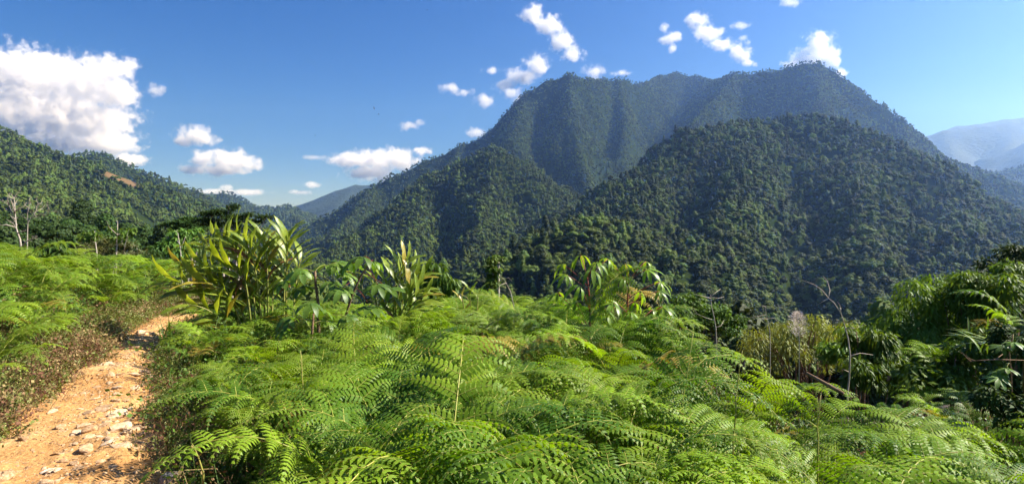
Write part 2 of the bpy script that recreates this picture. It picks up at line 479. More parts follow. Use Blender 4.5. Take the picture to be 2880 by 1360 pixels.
def crown_geo(rng, lobes, flakes, flake_size, core=ICO1, core_scale=0.86):
    """crown from lobes (centre, radii): a lumpy core in every lobe and leaf sprays standing out of its shell"""
    V = []; Fs = []; b = 0
    per = max(1, flakes // len(lobes))
    for c, r in lobes:
        c = np.array(c); r = np.array(r)
        cv, cf = core
        vv = cv * (core_scale + rng.uniform(-0.16, 0.12, (len(cv), 1))) * r + c
        V.append(vv); Fs.append(cf + b); b += len(vv)
        d = rng.normal(size=(per, 3)); d /= np.linalg.norm(d, axis=1, keepdims=True)
        d[:, 2] = np.where(d[:, 2] < -0.35, -d[:, 2], d[:, 2])
        p = d * r * rng.uniform(0.82, 1.12, (per, 1)) + c
        nrm = d + rng.normal(size=(per, 3)) * 0.32; nrm[:, 2] += 0.25
        nrm /= np.linalg.norm(nrm, axis=1, keepdims=True)
        t = np.cross(nrm, rng.normal(size=(per, 3))); t /= np.linalg.norm(t, axis=1, keepdims=True)
        w = np.cross(nrm, t)
        sz = flake_size * rng.uniform(0.6, 1.35, (per, 1))
        q = np.stack([p + t * sz, p + w * sz * 0.7 - nrm * sz * 0.15, p - t * sz * 0.9, p - w * sz * 0.7 - nrm * sz * 0.15], 1).reshape(-1, 3)
        i = np.arange(per)[:, None] * 4 + b
        V.append(q); Fs.append(np.concatenate([i + [0, 1, 2], i + [0, 2, 3]])); b += len(q)
    return np.concatenate(V), np.concatenate(Fs)

def tree_lobes(rng, kind):
    """crown of a tree 12-18 m tall, trunk foot at the origin"""
    L = []
    if kind == 'round':
        h = rng.uniform(8, 10)
        L.append(((0, 0, h), (3.6, 3.6, 3.2)))
        for k in range(5):
            a = k * 1.26 + rng.uniform(-0.4, 0.4)
            L.append(((2.7 * math.cos(a), 2.7 * math.sin(a), h + rng.uniform(-1.8, 0.8)), (2.2, 2.2, 1.9)))
        L.append(((rng.uniform(-1, 1), rng.uniform(-1, 1), h + 2.3), (2.2, 2.2, 1.7)))
    elif kind == 'column':       # tall crown hung with vines
        h = rng.uniform(5, 6)
        for k in range(5):
            r = 2.9 - 0.18 * k + rng.uniform(-0.3, 0.3)
            L.append(((rng.uniform(-0.9, 0.9), rng.uniform(-0.9, 0.9), h + k * 2.2), (r, r, 2.1)))
        for k in range(3):
            a = rng.uniform(0, 6.28)
            L.append(((2.0 * math.cos(a), 2.0 * math.sin(a), h - 1 + 2.5 * k), (1.5, 1.5, 2.6)))
    elif kind == 'flat':
        h = rng.uniform(10, 11.5)
        for k in range(7):
            a = k * 0.9 + rng.uniform(-0.4, 0.4); d = rng.uniform(1.5, 4.0)
            L.append(((d * math.cos(a), d * math.sin(a), h + rng.uniform(-1, 1)), (2.4, 2.4, 1.2)))
        L.append(((0, 0, h + 0.6), (2.8, 2.8, 1.5)))
    else:                        # low bushy
        for k in range(5):
            a = k * 1.26; d = rng.uniform(1.0, 2.6)
            L.append(((d * math.cos(a), d * math.sin(a), rng.uniform(3, 5.5)), (2.4, 2.4, 2.2)))
        L.append(((0, 0, 6), (2.6, 2.6, 2.2)))
    return L

crown_mat = leaf_mat('forest_leaves', (0.022, 0.040, 0.006), (0.115, 0.145, 0.024), trans=0.2, rough=0.6, spec=0.15, noise_scale=0.35, vary=0.4, hue=0.04)
_nt = crown_mat.node_tree
_g = _nt.nodes.new('ShaderNodeNewGeometry'); _n = _nt.nodes.new('ShaderNodeTexNoise'); _n.inputs['Scale'].default_value = 0.011; _n.inputs['Detail'].default_value = 4
_nt.links.new(_g.outputs['Position'], _n.inputs['Vector'])
_r = _nt.nodes.new('ShaderNodeMapRange'); _r.inputs[1].default_value = 0.3; _r.inputs[2].default_value = 0.7; _r.inputs[3].default_value = 0.62; _r.inputs[4].default_value = 1.35
_nt.links.new(_n.outputs['Fac'], _r.inputs[0])
_h = [q for q in _nt.nodes if q.type == 'HUE_SAT'][0]; _nt.links.new(_r.outputs[0], _h.inputs['Value'])
bark_mat = rough_mat('forest_bark', [(0.3, (0.09, 0.075, 0.06)), (0.7, (0.22, 0.19, 0.16))], scale=2.0, bump=0.4)
KINDS = ['round', 'column', 'flat', 'low', 'round', 'round']
def trunk_mb(rng, h):
    mb = MB()
    mb.tube([(0, 0, -2.5), (rng.uniform(-.3, .3), rng.uniform(-.3, .3), h * 0.5), (rng.uniform(-.5, .5), rng.uniform(-.5, .5), h)], [0.42, 0.3, 0.14], 6)
    for k in range(3):
        a = rng.uniform(0, 6.28)
        mb.tube([(0, 0, h * 0.6), (1.6 * math.cos(a), 1.6 * math.sin(a), h * 0.95)], [0.16, 0.06], 4)
    return mb

# far forest: light crowns; near forest: full crowns with trunk
far_src, near_src = [], []
for i, k in enumerate(KINDS):
    rng = np.random.default_rng(100 + i)
    lob = tree_lobes(rng, k)
    V, Fs = crown_geo(rng, lob, 110, 0.8, core_scale=0.93)
    far_src.append(source('far_tree.%03d' % i, np_mesh('far_tree', V, Fs, False), crown_mat))
    V, Fs = crown_geo(rng, lob, 520, 0.46, core_scale=0.93)
    near_src.append(source('near_tree.%03d' % i, np_mesh('near_tree', V, Fs, False), crown_mat))

HB = 800
def horizon_of(ms, margin=0.0):
    """highest slope seen from the camera per column, over the given mountains"""
    h = np.full(HB, -9.0)
    for m in ms:
        X, Y, Z = m.grid
        sl = (Z - CZ) / Y; b = ((X / Y + 1.1) / 2.2 * HB).astype(int)
        ok = (b >= 0) & (b < HB) & (Z > m.floor + 1)
        np.maximum.at(h, b[ok], sl[ok])
    # fill columns that a coarse grid skipped
    for k in range(1, HB):
        if h[k] < -8: h[k] = h[k - 1]
    return np.minimum(h, np.minimum(np.roll(h, 1), np.roll(h, -1)))

def forest_points(m, spacing, front, seed, zmin, face=-0.12, skip=()):
    rng = np.random.default_rng(seed)
    x0, x1, y0, y1 = m.bounds
    n = int((x1 - x0) * (y1 - y0) / spacing ** 2)
    x = rng.uniform(x0, x1, n); y = rng.uniform(y0, y1, n)
    ok = np.abs(x / y) < 0.93
    x, y = x[ok], y[ok]
    z = m.z(x, y)
    e = 4.0
    zx = (m.z(x + e, y) - z) / e; zy = (m.z(x, y + e) - z) / e
    nrm = np.stack([-zx, -zy, np.ones_like(z)], -1); nrm /= np.linalg.norm(nrm, axis=1, keepdims=True)
    tocam = np.stack([-x, -y, CZ - z], -1); tocam /= np.linalg.norm(tocam, axis=1, keepdims=True)
    ok = ((nrm * tocam).sum(1) > face) & (z > zmin)
    if front:
        h = horizon_of(front)
        b = np.clip(((x / y + 1.1) / 2.2 * HB).astype(int), 0, HB - 1)
        ok &= (z + 24 - CZ) / y > h[b]
    if skip:
        pts = np.stack([x, y, z + 3], -1); u, v = px(pts)
        for p in skip: ok &= ~poly_in(u, v, p)
    return np.stack([x, y, z], -1)[ok], rng

def forest(name, label, m, spacing, srcs, front=(), seed=1, zmin=-150, size=(0.66, 1.1), skip=(), take=None):
    pts, rng = forest_points(m, spacing, front, seed, zmin, skip=skip)
    near = None
    if take:
        d = np.hypot(pts[:, 0], pts[:, 1]); u, v = px(pts)
        vis = (u > -20) & (u < 2900)
        order = np.argsort(np.where(vis, d, 1e9))[:take]
        near = pts[order]
        keep = np.ones(len(pts), bool); keep[order] = False; pts = pts[keep]
    n = len(pts)
    r = rng.random(n)
    s = rng.uniform(size[0], size[1], n) * np.where(r < 0.05, 1.5, np.where(r < 0.25, 1.3, np.where(r < 0.6, 0.78, 1.0)))
    sc3 = np.stack([s, s, s * rng.uniform(0.85, 1.25, n)], -1)
    rot = np.stack([rng.uniform(-.08, .08, n), rng.uniform(-.08, .08, n), rng.uniform(0, 6.28, n)], -1)
    pts[:, 2] -= 2.0 * s
    o = scatter(name, pts, rot, sc3, rng.integers(0, len(srcs), n), srcs)
    tag(o, label, 'forest', kind='stuff')
    print(name, label[:40], n)
    return near

NEAR_TREES = forest('forest', 'dense dark rainforest canopy over the near spur below the peak', M_front, 5.5, near_src, (), 61, -105, size=(0.56, 0.95), take=230)
forest('forest', 'rainforest on the pointed middle hill before the big mountain', M_mid, 5.9, [o.copy() for o in far_src], (M_front,), 62, -140, size=(0.52, 0.88))
NEAR_TREES_L = forest('forest', 'rainforest over the sunlit slope with a bare clearing', M_left, 6.1, [o.copy() for o in far_src], (), 63, -110, size=(0.52, 0.88), skip=CLEAR + STRIP)
forest('forest', 'hazy rainforest covering the big many-topped mountain', M_big, 7.2, [o.copy() for o in far_src], (M_front, M_mid), 64, -140, size=(0.6, 1.0))
forest('forest', 'rainforest on the rounded hill behind the clearing slope', M_left2, 9.0, [o.copy() for o in far_src], (M_left,), 65, -80)
forest('forest', 'forest on the low ridges beside the far hazy range', M_right3, 10.5, [o.copy() for o in far_src], (M_front, M_big), 66, -120, size=(0.9, 1.4))
forest('forest', 'bluish forest on the little peak down the valley', M_valley, 14.0, [o.copy() for o in far_src], (M_left, M_left2, M_mid), 67, -100, size=(1.0, 1.6))
# ------------------------------------------------------------------ ground near the camera
PATH_Y = np.array([-3, 0, 2, 3, 4, 5, 6, 7.7, 8.8, 10.4, 12.0, 14.0])
PATH_X = np.array([0.5, -0.9, -1.95, -2.5, -3.05, -3.62, -4.06, -4.92, -5.43, -6.12, -6.35, -6.2])
PATH_H = np.array([1.0, 1.0, 0.98, 0.92, 0.82, 0.68, 0.52, 0.40, 0.36, 0.34, 0.36, 0.4])
EDGE_U = np.array([-3000, -400, 0, 250, 450, 600, 1000, 1400, 1700, 1900, 2050, 2200, 2400, 2880, 3400, 9000])
EDGE_Y = np.array([13, 12.5, 12, 11.5, 13, 12.8, 11.4, 11.6, 9.8, 7.7, 6.3, 5.2, 4.3, 4.0, 3.8, 3.8])
EDGE_S = np.array([0.14, 0.14, 0.14, 0.15, 0.18, 0.22, 0.30, 0.34, 0.34, 0.34, 0.34, 0.34, 0.32, 0.26, 0.24, 0.24])

def ground_z(x, y, path_cut=0.0):
    x = np.asarray(x, float); y = np.asarray(y, float)
    yy = np.maximum(y, 0.4)
    u = HU + F * np.clip(x / yy, -3, 4)
    ye = np.interp(u, EDGE_U, EDGE_Y); sl = np.interp(u, EDGE_U, EDGE_S)
    r = y - ye
    drop = sl * 0.5 * (r + np.sqrt(r * r + 6.0))
    pc = np.interp(y, PATH_Y, PATH_X); ph = np.interp(y, PATH_Y, PATH_H)
    d = x - pc
    z = 0.58 * sstep(0, 2.1, -d - ph) - 0.18 * sstep(0.1, 1.6, d - ph)
    z = z - 0.10 * np.exp(-((d - ph + 0.05) / 0.22) ** 2)
    z = z + 0.07 * fbm(x * 0.55, y * 0.55, 77, 3) * np.clip(1 - np.hypot(x, y) / 300, 0, 1)
    z = z - path_cut * sstep(0.12, -0.05, np.abs(d) - ph)
    far = np.hypot(x, y)
    z = z - np.where(y > -50, drop, 0)
    z = z + 5.0 * fbm(x / 60.0, y / 60.0, 71, 3) * sstep(30, 140, far)
    return -112 + 3.0 * np.log1p(np.exp(np.clip((z + 112) / 3.0, -40, 40))) * 1.0

def gz(x, y): return float(ground_z(np.array([x]), np.array([y]))[0])

fine = np.linspace(-58, 58, 330); coarse = np.linspace(62, 298, 48)
ANG = np.radians(np.concatenate([fine, coarse]))
RAD = np.concatenate([np.linspace(0.05, 16, 110), np.geomspace(16.5, 7200, 130)])
A_, R_ = np.meshgrid(ANG, RAD)
gx, gy = R_ * np.sin(A_), R_ * np.cos(A_)
gzv = ground_z(gx, gy, 0.14)
nA, nR = len(ANG), len(RAD)
i = np.arange(nR - 1)[:, None] * nA + np.arange(nA)[None, :]
j = np.arange(nR - 1)[:, None] * nA + (np.arange(nA)[None, :] + 1) % nA
GF = np.stack([i, i + nA, j + nA, j], -1).reshape(-1, 4)
ground_mat = rough_mat('leaf_litter_soil', [(0.25, (0.018, 0.014, 0.007)), (0.5, (0.05, 0.034, 0.016)), (0.75, (0.10, 0.065, 0.03))], scale=3.0, bump=0.5, bump_scale=14, dist=0.03, coords='World')
ground_o = link('ground', np_mesh('ground', np.stack([gx, gy, gzv], -1).reshape(-1, 3), GF), ground_mat)
tag(ground_o, kind='structure')

# ------------------------------------------------------------------ dirt path
def path_pt(y, t, lift=0.0):
    """t from -1 (left edge) to 1 (right edge)"""
    pc = np.interp(y, PATH_Y, PATH_X); ph = np.interp(y, PATH_Y, PATH_H)
    x = pc + t * (ph + 0.34)
    z = ground_z(x, y)
    n = 0.030 * fbm(x * 1.6, y * 1.6, 5, 4) + 0.012 * fbm(x * 7, y * 7, 6, 3)
    st = np.maximum(fbm(x * 3.1 + 4, y * 3.1, 9, 3), 0)          # slabs of rock showing through
    n = n + 0.035 * np.floor(st * 4) / 4 * sstep(-0.5, 0.3, t)
    e = sstep(1.0, 0.80, np.abs(t))
    return x, z + n * e - 0.16 * (1 - e) + 0.004
ys = np.concatenate([np.linspace(-2, 3, 20, endpoint=False), np.linspace(3, 9, 260, endpoint=False), np.linspace(9, 13.6, 80)])
ts = np.linspace(-1, 1, 90)
T_, Y_ = np.meshgrid(ts, ys)
X_, Z_ = path_pt(Y_, T_)
nt_, ny_ = len(ts), len(ys)
i = np.arange(ny_ - 1)[:, None] * nt_ + np.arange(nt_ - 1)[None, :]
PF = np.stack([i, i + 1, i + 1 + nt_, i + nt_], -1).reshape(-1, 4)

def path_material():
    m, nt, out = new_mat('orange_dirt')
    N = nt.nodes.new; L = nt.links.new
    g = N('ShaderNodeNewGeometry')
    n1 = N('ShaderNodeTexNoise'); n1.inputs['Scale'].default_value = 1.3; n1.inputs['Detail'].default_value = 8; n1.inputs['Roughness'].default_value = 0.6
    n2 = N('ShaderNodeTexNoise'); n2.inputs['Scale'].default_value = 34; n2.inputs['Detail'].default_value = 6; n2.inputs['Roughness'].default_value = 0.7
    vo = N('ShaderNodeTexVoronoi'); vo.inputs['Scale'].default_value = 26
    for t in (n1, n2, vo): L(g.outputs['Position'], t.inputs['Vector'])
    cr = N('ShaderNodeValToRGB'); e = cr.color_ramp.elements
    e[0].position = 0.3; e[0].color = (0.40, 0.20, 0.066, 1); e[1].position = 0.72; e[1].color = (0.57, 0.385, 0.19, 1)
    k = e.new(0.5); k.color = (0.50, 0.285, 0.108, 1)
    L(n1.outputs['Fac'], cr.inputs[0])
    c2 = N('ShaderNodeValToRGB'); e = c2.color_ramp.elements
    e[0].position = 0.34; e[0].color = (0.62, 0.55, 0.48, 1); e[1].position = 0.68; e[1].color = (1.16, 1.12, 1.08, 1)
    L(n2.outputs['Fac'], c2.inputs[0])
    mx = N('ShaderNodeMix'); mx.data_type = 'RGBA'; mx.blend_type = 'MULTIPLY'; mx.inputs[0].default_value = 0.9
    L(cr.outputs[0], mx.inputs[6]); L(c2.outputs[0], mx.inputs[7])
    bs = N('ShaderNodeBsdfPrincipled'); bs.inputs['Roughness'].default_value = 0.92; bs.inputs['Specular IOR Level'].default_value = 0.15
    L(mx.outputs[2], bs.inputs['Base Color'])
    ad = N('ShaderNodeMath'); ad.operation = 'MULTIPLY_ADD'; L(vo.outputs['Distance'], ad.inputs[0]); ad.inputs[1].default_value = -0.5
    L(n2.outputs['Fac'], ad.inputs[2])
    bp = N('ShaderNodeBump'); bp.inputs['Strength'].default_value = 0.7; bp.inputs['Distance'].default_value = 0.025
    L(ad.outputs[0], bp.inputs['Height']); L(bp.outputs[0], bs.inputs['Normal'])
    L(bs.outputs[0], out.inputs['Surface'])
    return m
dirt_mat = path_material()
path_o = link('path', np_mesh('path', np.stack([X_, Y_, Z_], -1).reshape(-1, 3), PF), dirt_mat)
tag(path_o, kind='structure')

# ------------------------------------------------------------------ stones
def rock_mesh(rng, flat):
    bm = bmesh.new()
    for k in range(15):
        d = rng.normal(size=3); d /= np.linalg.norm(d)
        s = rng.uniform(0.75, 1.0)
        q = d * s * np.array([1.0, rng.uniform(0.6, 0.85), flat])
        q[2] = np.clip(q[2], -flat * 0.7, flat * 0.62)      # broken, flattish faces
        bm.verts.new(tuple(q))
    r = bmesh.ops.convex_hull(bm, input=bm.verts)
    bmesh.ops.delete(bm, geom=[g for g in r['geom_interior'] if isinstance(g, bmesh.types.BMVert)], context='VERTS')
    bmesh.ops.bevel(bm, geom=list(bm.edges), offset=0.06, segments=1, affect='EDGES')
    me = bpy.data.meshes.new('rock'); bm.to_mesh(me); bm.free()
    return me
stone_mat = rough_mat('tan_stone', [(0.3, (0.28, 0.16, 0.075)), (0.5, (0.42, 0.275, 0.15)), (0.72, (0.53, 0.39, 0.25))], scale=5.0, bump=0.5, bump_scale=12, dist=0.006)
# colour drifts from stone to stone
_nt = stone_mat.node_tree
_cr = [n for n in _nt.nodes if n.type == 'VALTORGB'][0]; _nz = [n for n in _nt.nodes if n.type == 'TEX_NOISE'][0]
_oi = _nt.nodes.new('ShaderNodeObjectInfo'); _ma = _nt.nodes.new('ShaderNodeMath'); _ma.operation = 'MULTIPLY_ADD'
_nt.links.new(_oi.outputs['Random'], _ma.inputs[0]); _ma.inputs[1].default_value = 0.34
_mb2 = _nt.nodes.new('ShaderNodeMath'); _mb2.operation = 'ADD'; _mb2.inputs[1].default_value = -0.17
_nt.links.new(_nz.outputs['Fac'], _ma.inputs[2]); _nt.links.new(_ma.outputs[0], _mb2.inputs[0]); _nt.links.new(_mb2.outputs[0], _cr.inputs[0])
rrng = np.random.default_rng(31)
ROCKS = [rock_mesh(rrng, f) for f in (0.30, 0.38, 0.45, 0.55, 0.34, 0.42, 0.6, 0.28, 0.5, 0.36)]
for me in ROCKS: me.materials.append(stone_mat)
def put_rock(x, y, size, me, label, group, rz, sink=0.3, tilt=(0, 0)):
    pc = np.interp(y, PATH_Y, PATH_X); ph = np.interp(y, PATH_Y, PATH_H)
    t = (x - pc) / (ph + 0.34)
    z = float(path_pt(np.array([y]), np.array([np.clip(t, -1, 1)]))[1][0]) if abs(t) < 0.8 else gz(x, y)
    o = link('rock', me, None, None, (x, y, z + size * 0.12 - size * sink * 0.3), (tilt[0], tilt[1], rz), (size,) * 3)
    tag(o, label, 'rock', group)
    return o
def from_px(u, v, z=0.0):
    Y = (CZ - z) * F / (v - HV)
    return Y * (u - HU) / F, Y
# the stones one can pick out, by where they lie
for k, (u, v, s, lab) in enumerate([
    (285, 1278, .055, 'pale cream rock alone low on the dirt path'), (340, 1180, .17, 'largest flat slab beside the shaded rut of the path'),
    (343, 1238, .12, 'rounded blocky stone under the shaded rut'), (362, 1145, .09, 'upright tan stone beside the overhanging fern frond'),
    (238, 1175, .11, 'angular rock near the middle of the stony path'), (250, 1238, .12, 'flat tan slab low in the stony path'),
    (250, 1190, .10, 'pointed slab next to the angular rock'), (315, 1020, .08, 'pale stone above the fern shadow on the path'),
    (300, 1232, .08, 'flat slab wedged between blocky stones'), (245, 1135, .11, 'wide pale slab halfway up the stony strip'),
    (290, 1125, .15, 'long flat slab across the stony strip'), (330, 1078, .09, 'ledge stone at the fern shadow edge'),
    (165, 1330, .07, 'small angular rock close to the bottom edge of the path'), (130, 1345, .10, 'dark edged slab at the very bottom of the path'),
    (315, 1300, .06, 'tan lump beside the gully mouth'), (172, 1265, .07, 'flat chip on the smooth dirt side')]):
    x, y = from_px(u, v)
    put_rock(x, y, s * 0.85, ROCKS[k % len(ROCKS)], lab, 'stones on the dirt path', k * 1.7, 0.2, (rrng.uniform(-.15, .15), rrng.uniform(-.15, .15)))
def stone_label(y, t, s):
    size = 'fist-sized' if s > 0.055 else 'small'
    part = 'on the nearest stretch of path' if y < 4.8 else ('halfway up the path' if y < 6.8 else 'where the path narrows')
    side = 'towards the shaded rut' if t > 0.35 else ('mid track' if t > 0.02 else 'on the smooth dirt side')
    return size + ' tan stone ' + part + ', ' + side
count = 0
while count < 275:
    y = rrng.uniform(3.4, 10.2); t = np.clip(rrng.normal(0.22, 0.36), -0.72, 0.80)
    if rrng.random() < 0.45 and y > 7: continue
    pc = np.interp(y, PATH_Y, PATH_X); ph = np.interp(y, PATH_Y, PATH_H)
    s = min(0.02 + rrng.exponential(0.030), 0.13)
    put_rock(pc + t * (ph + 0.34), y, s, ROCKS[rrng.integers(len(ROCKS))], stone_label(y, t, s), 'stones on the dirt path', rrng.uniform(0, 6.28), 0.4, (rrng.uniform(-.3, .3), rrng.uniform(-.3, .3)))
    count += 1
# gravel too fine to count
n = 3600
yy = rrng.uniform(3.2, 11.5, n); tt = np.clip(rrng.normal(0.12, 0.45, n), -0.8, 0.82)
xx, zz = path_pt(yy, tt)
cv, cf = ico(1); 
pick = rrng.integers(0, 4, n); szs = rrng.uniform(0.006, 0.019, n)
GV, GFc, b = [], [], 0
shapes = [cv[:12] * rrng.uniform(0.6, 1.2, (12, 3)) * [1, 0.8, 0.5] for _ in range(4)]
bm = bmesh.new(); bmesh.ops.create_icosphere(bm, subdivisions=1, radius=1.0)
cv = np.array([v.co[:] for v in bm.verts]); cf = np.array([[v.index for v in f.verts] for f in bm.faces]); bm.free()
for k in range(n):
    a = rrng.uniform(0, 6.28); ca, sa = math.cos(a), math.sin(a)
    q = cv * rrng.uniform(0.55, 1.2, (len(cv), 1)) * [1.2, 0.8, 0.55] * szs[k]
    q = np.stack([q[:, 0] * ca - q[:, 1] * sa, q[:, 0] * sa + q[:, 1] * ca, q[:, 2]], -1) + [xx[k], yy[k], zz[k]]
    GV.append(q); GFc.append(cf + b); b += len(cv)
o = link('gravel', np_mesh('gravel', np.concatenate(GV), np.concatenate(GFc), False), stone_mat)
tag(o, 'fine tan gravel strewn over the dirt path', 'gravel', kind='stuff')
# ------------------------------------------------------------------ bracken
def frond_mesh(rng, length=1.45, th1=1.95, stipe=0.40, pairs=15, plen=0.36, plm=0.054, gap=0.028):
    """one bracken frond: blade (pinnae with their comb of pinnules) and stalk; grows up from the origin and arches to +x"""
    ns = 26
    th = 0.12 + (th1 - 0.12) * (np.linspace(0, 1, ns) ** 1.35)
    ds = length / (ns - 1)
    side = rng.uniform(-0.25, 0.25)
    pts = [np.zeros(3)]; yaw = 0.0
    for k in range(1, ns):
        yaw += side * ds * (k / ns)
        dr = np.array([math.sin(th[k]) * math.cos(yaw), math.sin(th[k]) * math.sin(yaw), math.cos(th[k])])
        pts.append(pts[-1] + dr * ds)
    pts = np.array(pts)
    def at(s):
        f = np.clip(s, 0, 1) * (ns - 1); k = int(min(f, ns - 2)); w = f - k
        t = pts[k + 1] - pts[k]; t = t / np.linalg.norm(t)
        return pts[k] * (1 - w) + pts[k + 1] * w, t
    V, Fs = [], []
    stalk = MB()
    stalk.tube([pts[k] for k in range(0, ns, 2)] + [pts[-1]], list(np.linspace(0.0065, 0.0015, len(range(0, ns, 2)) + 1)), 4, cap=False)
    for p in range(pairs):
        f = p / (pairs - 1)
        s = stipe + (1 - stipe) * (f ** 0.92) * 0.985
        prof = (1 - f) ** 0.75 * (0.55 + 0.45 * min(1, f / 0.12 + 0.35))
        L = plen * prof * rng.uniform(0.72, 1.15) + 0.03
        for sd in (-1, 1):
            o, t = at(s + rng.uniform(-0.008, 0.008))
            lat = np.cross(np.array([0, 0, 1.0]), t); lat /= np.linalg.norm(lat) + 1e-9
            up = np.cross(t, lat)
            d = lat * sd * 0.9 + t * (0.34 + 0.25 * f) + up * rng.uniform(0.05, 0.35)
            d /= np.linalg.norm(d)
            droop = rng.uniform(1.1, 2.6)
            m = max(4, int(L / gap))
            c = o.copy(); axis = [c.copy()]
            for q in range(m):
                w = (q + 0.5) / m
                dq = d + np.array([0, 0, -1.0]) * droop * w * w * (0.5 + L)
                dq /= np.linalg.norm(dq)
                nn = np.cross(dq, np.cross(up, dq)); nn /= np.linalg.norm(nn) + 1e-9
                bt = np.cross(nn, dq)
                pl = plm * (1 - w ** 1.7) * (0.75 + 0.35 * min(1, L / 0.3)) * rng.uniform(0.9, 1.1) + 0.006
                wd = 0.0102 * (0.6 + 0.5 * min(1, L / 0.3)) * (1 - 0.4 * w)
                for s2 in (-1, 1):
                    dv = bt * s2 * 0.93 + dq * 0.36
                    b = len(V)
                    V.append(c - dq * wd); V.append(c + dq * wd)
                    mid = c + dv * pl * 0.55 - nn * pl * 0.03
                    V.append(mid + dq * wd * 0.95); V.append(mid - dq * wd * 0.95)
                    V.append(c + dv * pl - nn * pl * 0.28)
                    Fs.append((b, b + 1, b + 2, b + 3)); Fs.append((b + 3, b + 2, b + 4))
                c = c + dq * (L / m); axis.append(c.copy())
            if L > 0.09:
                stalk.tube(axis[::3] + [axis[-1]], list(np.linspace(0.0026, 0.0008, len(axis[::3]) + 1)), 3, cap=False)
    return np_mesh('frond', np.array(V), Fs, False), stalk.mesh('stem')

fern_mat = leaf_mat('bracken_leaf', (0.058, 0.140, 0.010), (0.235, 0.325, 0.020), trans=0.46, tcol=(1.4, 1.4, 0.3), rough=0.48, spec=0.22, noise_scale=1.1, vary=0.22, coords='World', hue=0.018)
stalk_mat = leaf_mat('bracken_stalk', (0.20, 0.24, 0.03), (0.34, 0.30, 0.06), trans=0.1, noise_scale=3, vary=0.3)
dry_fern_mat = leaf_mat('dry_bracken', (0.16, 0.075, 0.03), (0.30, 0.15, 0.06), trans=0.25, tcol=(1.2, 1.0, 0.7), noise_scale=2, vary=0.3)
frng = np.random.default_rng(55)
FRONDS = []
for k in range(10):
    fm, sm = frond_mesh(frng, length=frng.uniform(1.25, 1.65), th1=frng.uniform(1.95, 2.5), stipe=frng.uniform(0.36, 0.46), pairs=int(frng.integers(9, 12)), plen=frng.uniform(0.38, 0.54))
    fm.materials.append(fern_mat); sm.materials.append(stalk_mat)
    FRONDS.append((fm, sm))
yellow_fern_mat = leaf_mat('yellowing_bracken', (0.22, 0.20, 0.02), (0.34, 0.22, 0.04), trans=0.4, tcol=(1.2, 1.1, 0.4), noise_scale=1.5, vary=0.3)
OLD = []
for fm, sm in FRONDS[:3]:
    q = fm.copy(); q.materials.clear(); q.materials.append(yellow_fern_mat); OLD.append((q, sm))
def fern_plant(loc, n, sc, rng, label, group, az=None, name='bracken_fern', tilt=0.0):
    e = empty(name, loc, 0, sc)
    tag(e, label, 'fern', group)
    a0 = rng.uniform(0, 6.28)
    for k in range(n):
        a = (a0 + k * 6.28 / n + rng.uniform(-0.5, 0.5)) if az is None else az + (k - (n - 1) / 2) * 0.75 + rng.normal(0, 0.35)
        fm, sm = OLD[rng.integers(3)] if rng.random() < (0.05 if loc[1] > 5.5 else 0.012) else FRONDS[rng.integers(len(FRONDS))]
        s = rng.uniform(0.68, 1.15)
        f = link('frond', fm, None, e, (rng.uniform(-.04, .04), rng.uniform(-.04, .04), -0.03), (rng.uniform(-.18, .18), rng.uniform(-.18, .18) + tilt, a), (s, s, s * rng.uniform(0.9, 1.1)))
        link('stem', sm, None, f)
    return e

# where bracken grows: both sides of the path out to the brow of the slope
N = 9000
cx = frng.uniform(-14, 9, N); cyy = frng.uniform(1.55, 15.5, N)
pc = np.interp(cyy, PATH_Y, PATH_X); ph = np.interp(cyy, PATH_Y, PATH_H)
d = cx - pc
u_ = HU + F * cx / cyy
ye = np.interp(u_, EDGE_U, EDGE_Y)
ok = (np.abs(cx / cyy) < 0.98) & (cyy < ye + np.where(u_ > 1800, 0.5, 1.5)) & ((d > ph + 0.42) | (d < -ph - 0.55)) & (np.hypot(cx, cyy) > 2.2)
# the plants keep their distance
sel = []
cell = {}
for k in np.nonzero(ok)[0]:
    R = 0.215 + 0.011 * cyy[k]
    key = (int(cx[k] // 0.6), int(cyy[k] // 0.6)); bad = False
    for a in (-1, 0, 1):
        for b in (-1, 0, 1):
            for q in cell.get((key[0] + a, key[1] + b), ()):
                if (cx[q] - cx[k]) ** 2 + (cyy[q] - cyy[k]) ** 2 < R * R: bad = True
    if not bad:
        cell.setdefault(key, []).append(k); sel.append(k)
# gaps where other plants stand or the litter shows
GAPS = [(*from_px(1450, 1005, 0.4)[:2], 0.30), (*from_px(1000, 960, 0.4)[:2], 0.25)]
sel = [k for k in sel if all(math.hypot(cx[k] - g[0], cyy[k] - g[1]) > g[2] for g in GAPS)]
sel.sort(key=lambda k: cyy[k])
print('ferns', len(sel))
FERN_GROUPS = {
    'bank': ('yellow green bracken fern on the bank across the dirt path', 'bracken on the bank across the path'),
    'verge': ('bracken fern at the shaded verge where fronds overhang the path', 'bracken on the path verge'),
    'near': ('large bracken fern in the close front of the slope', 'bracken closest to the viewer'),
    'mid': ('bracken fern in the broad green mass below the leafy clumps', 'bracken across the middle of the slope'),
    'brow': ('bracken fern on the rounded brow before the drop to the valley', 'bracken along the brow of the slope'),
}
stuff_pts = []
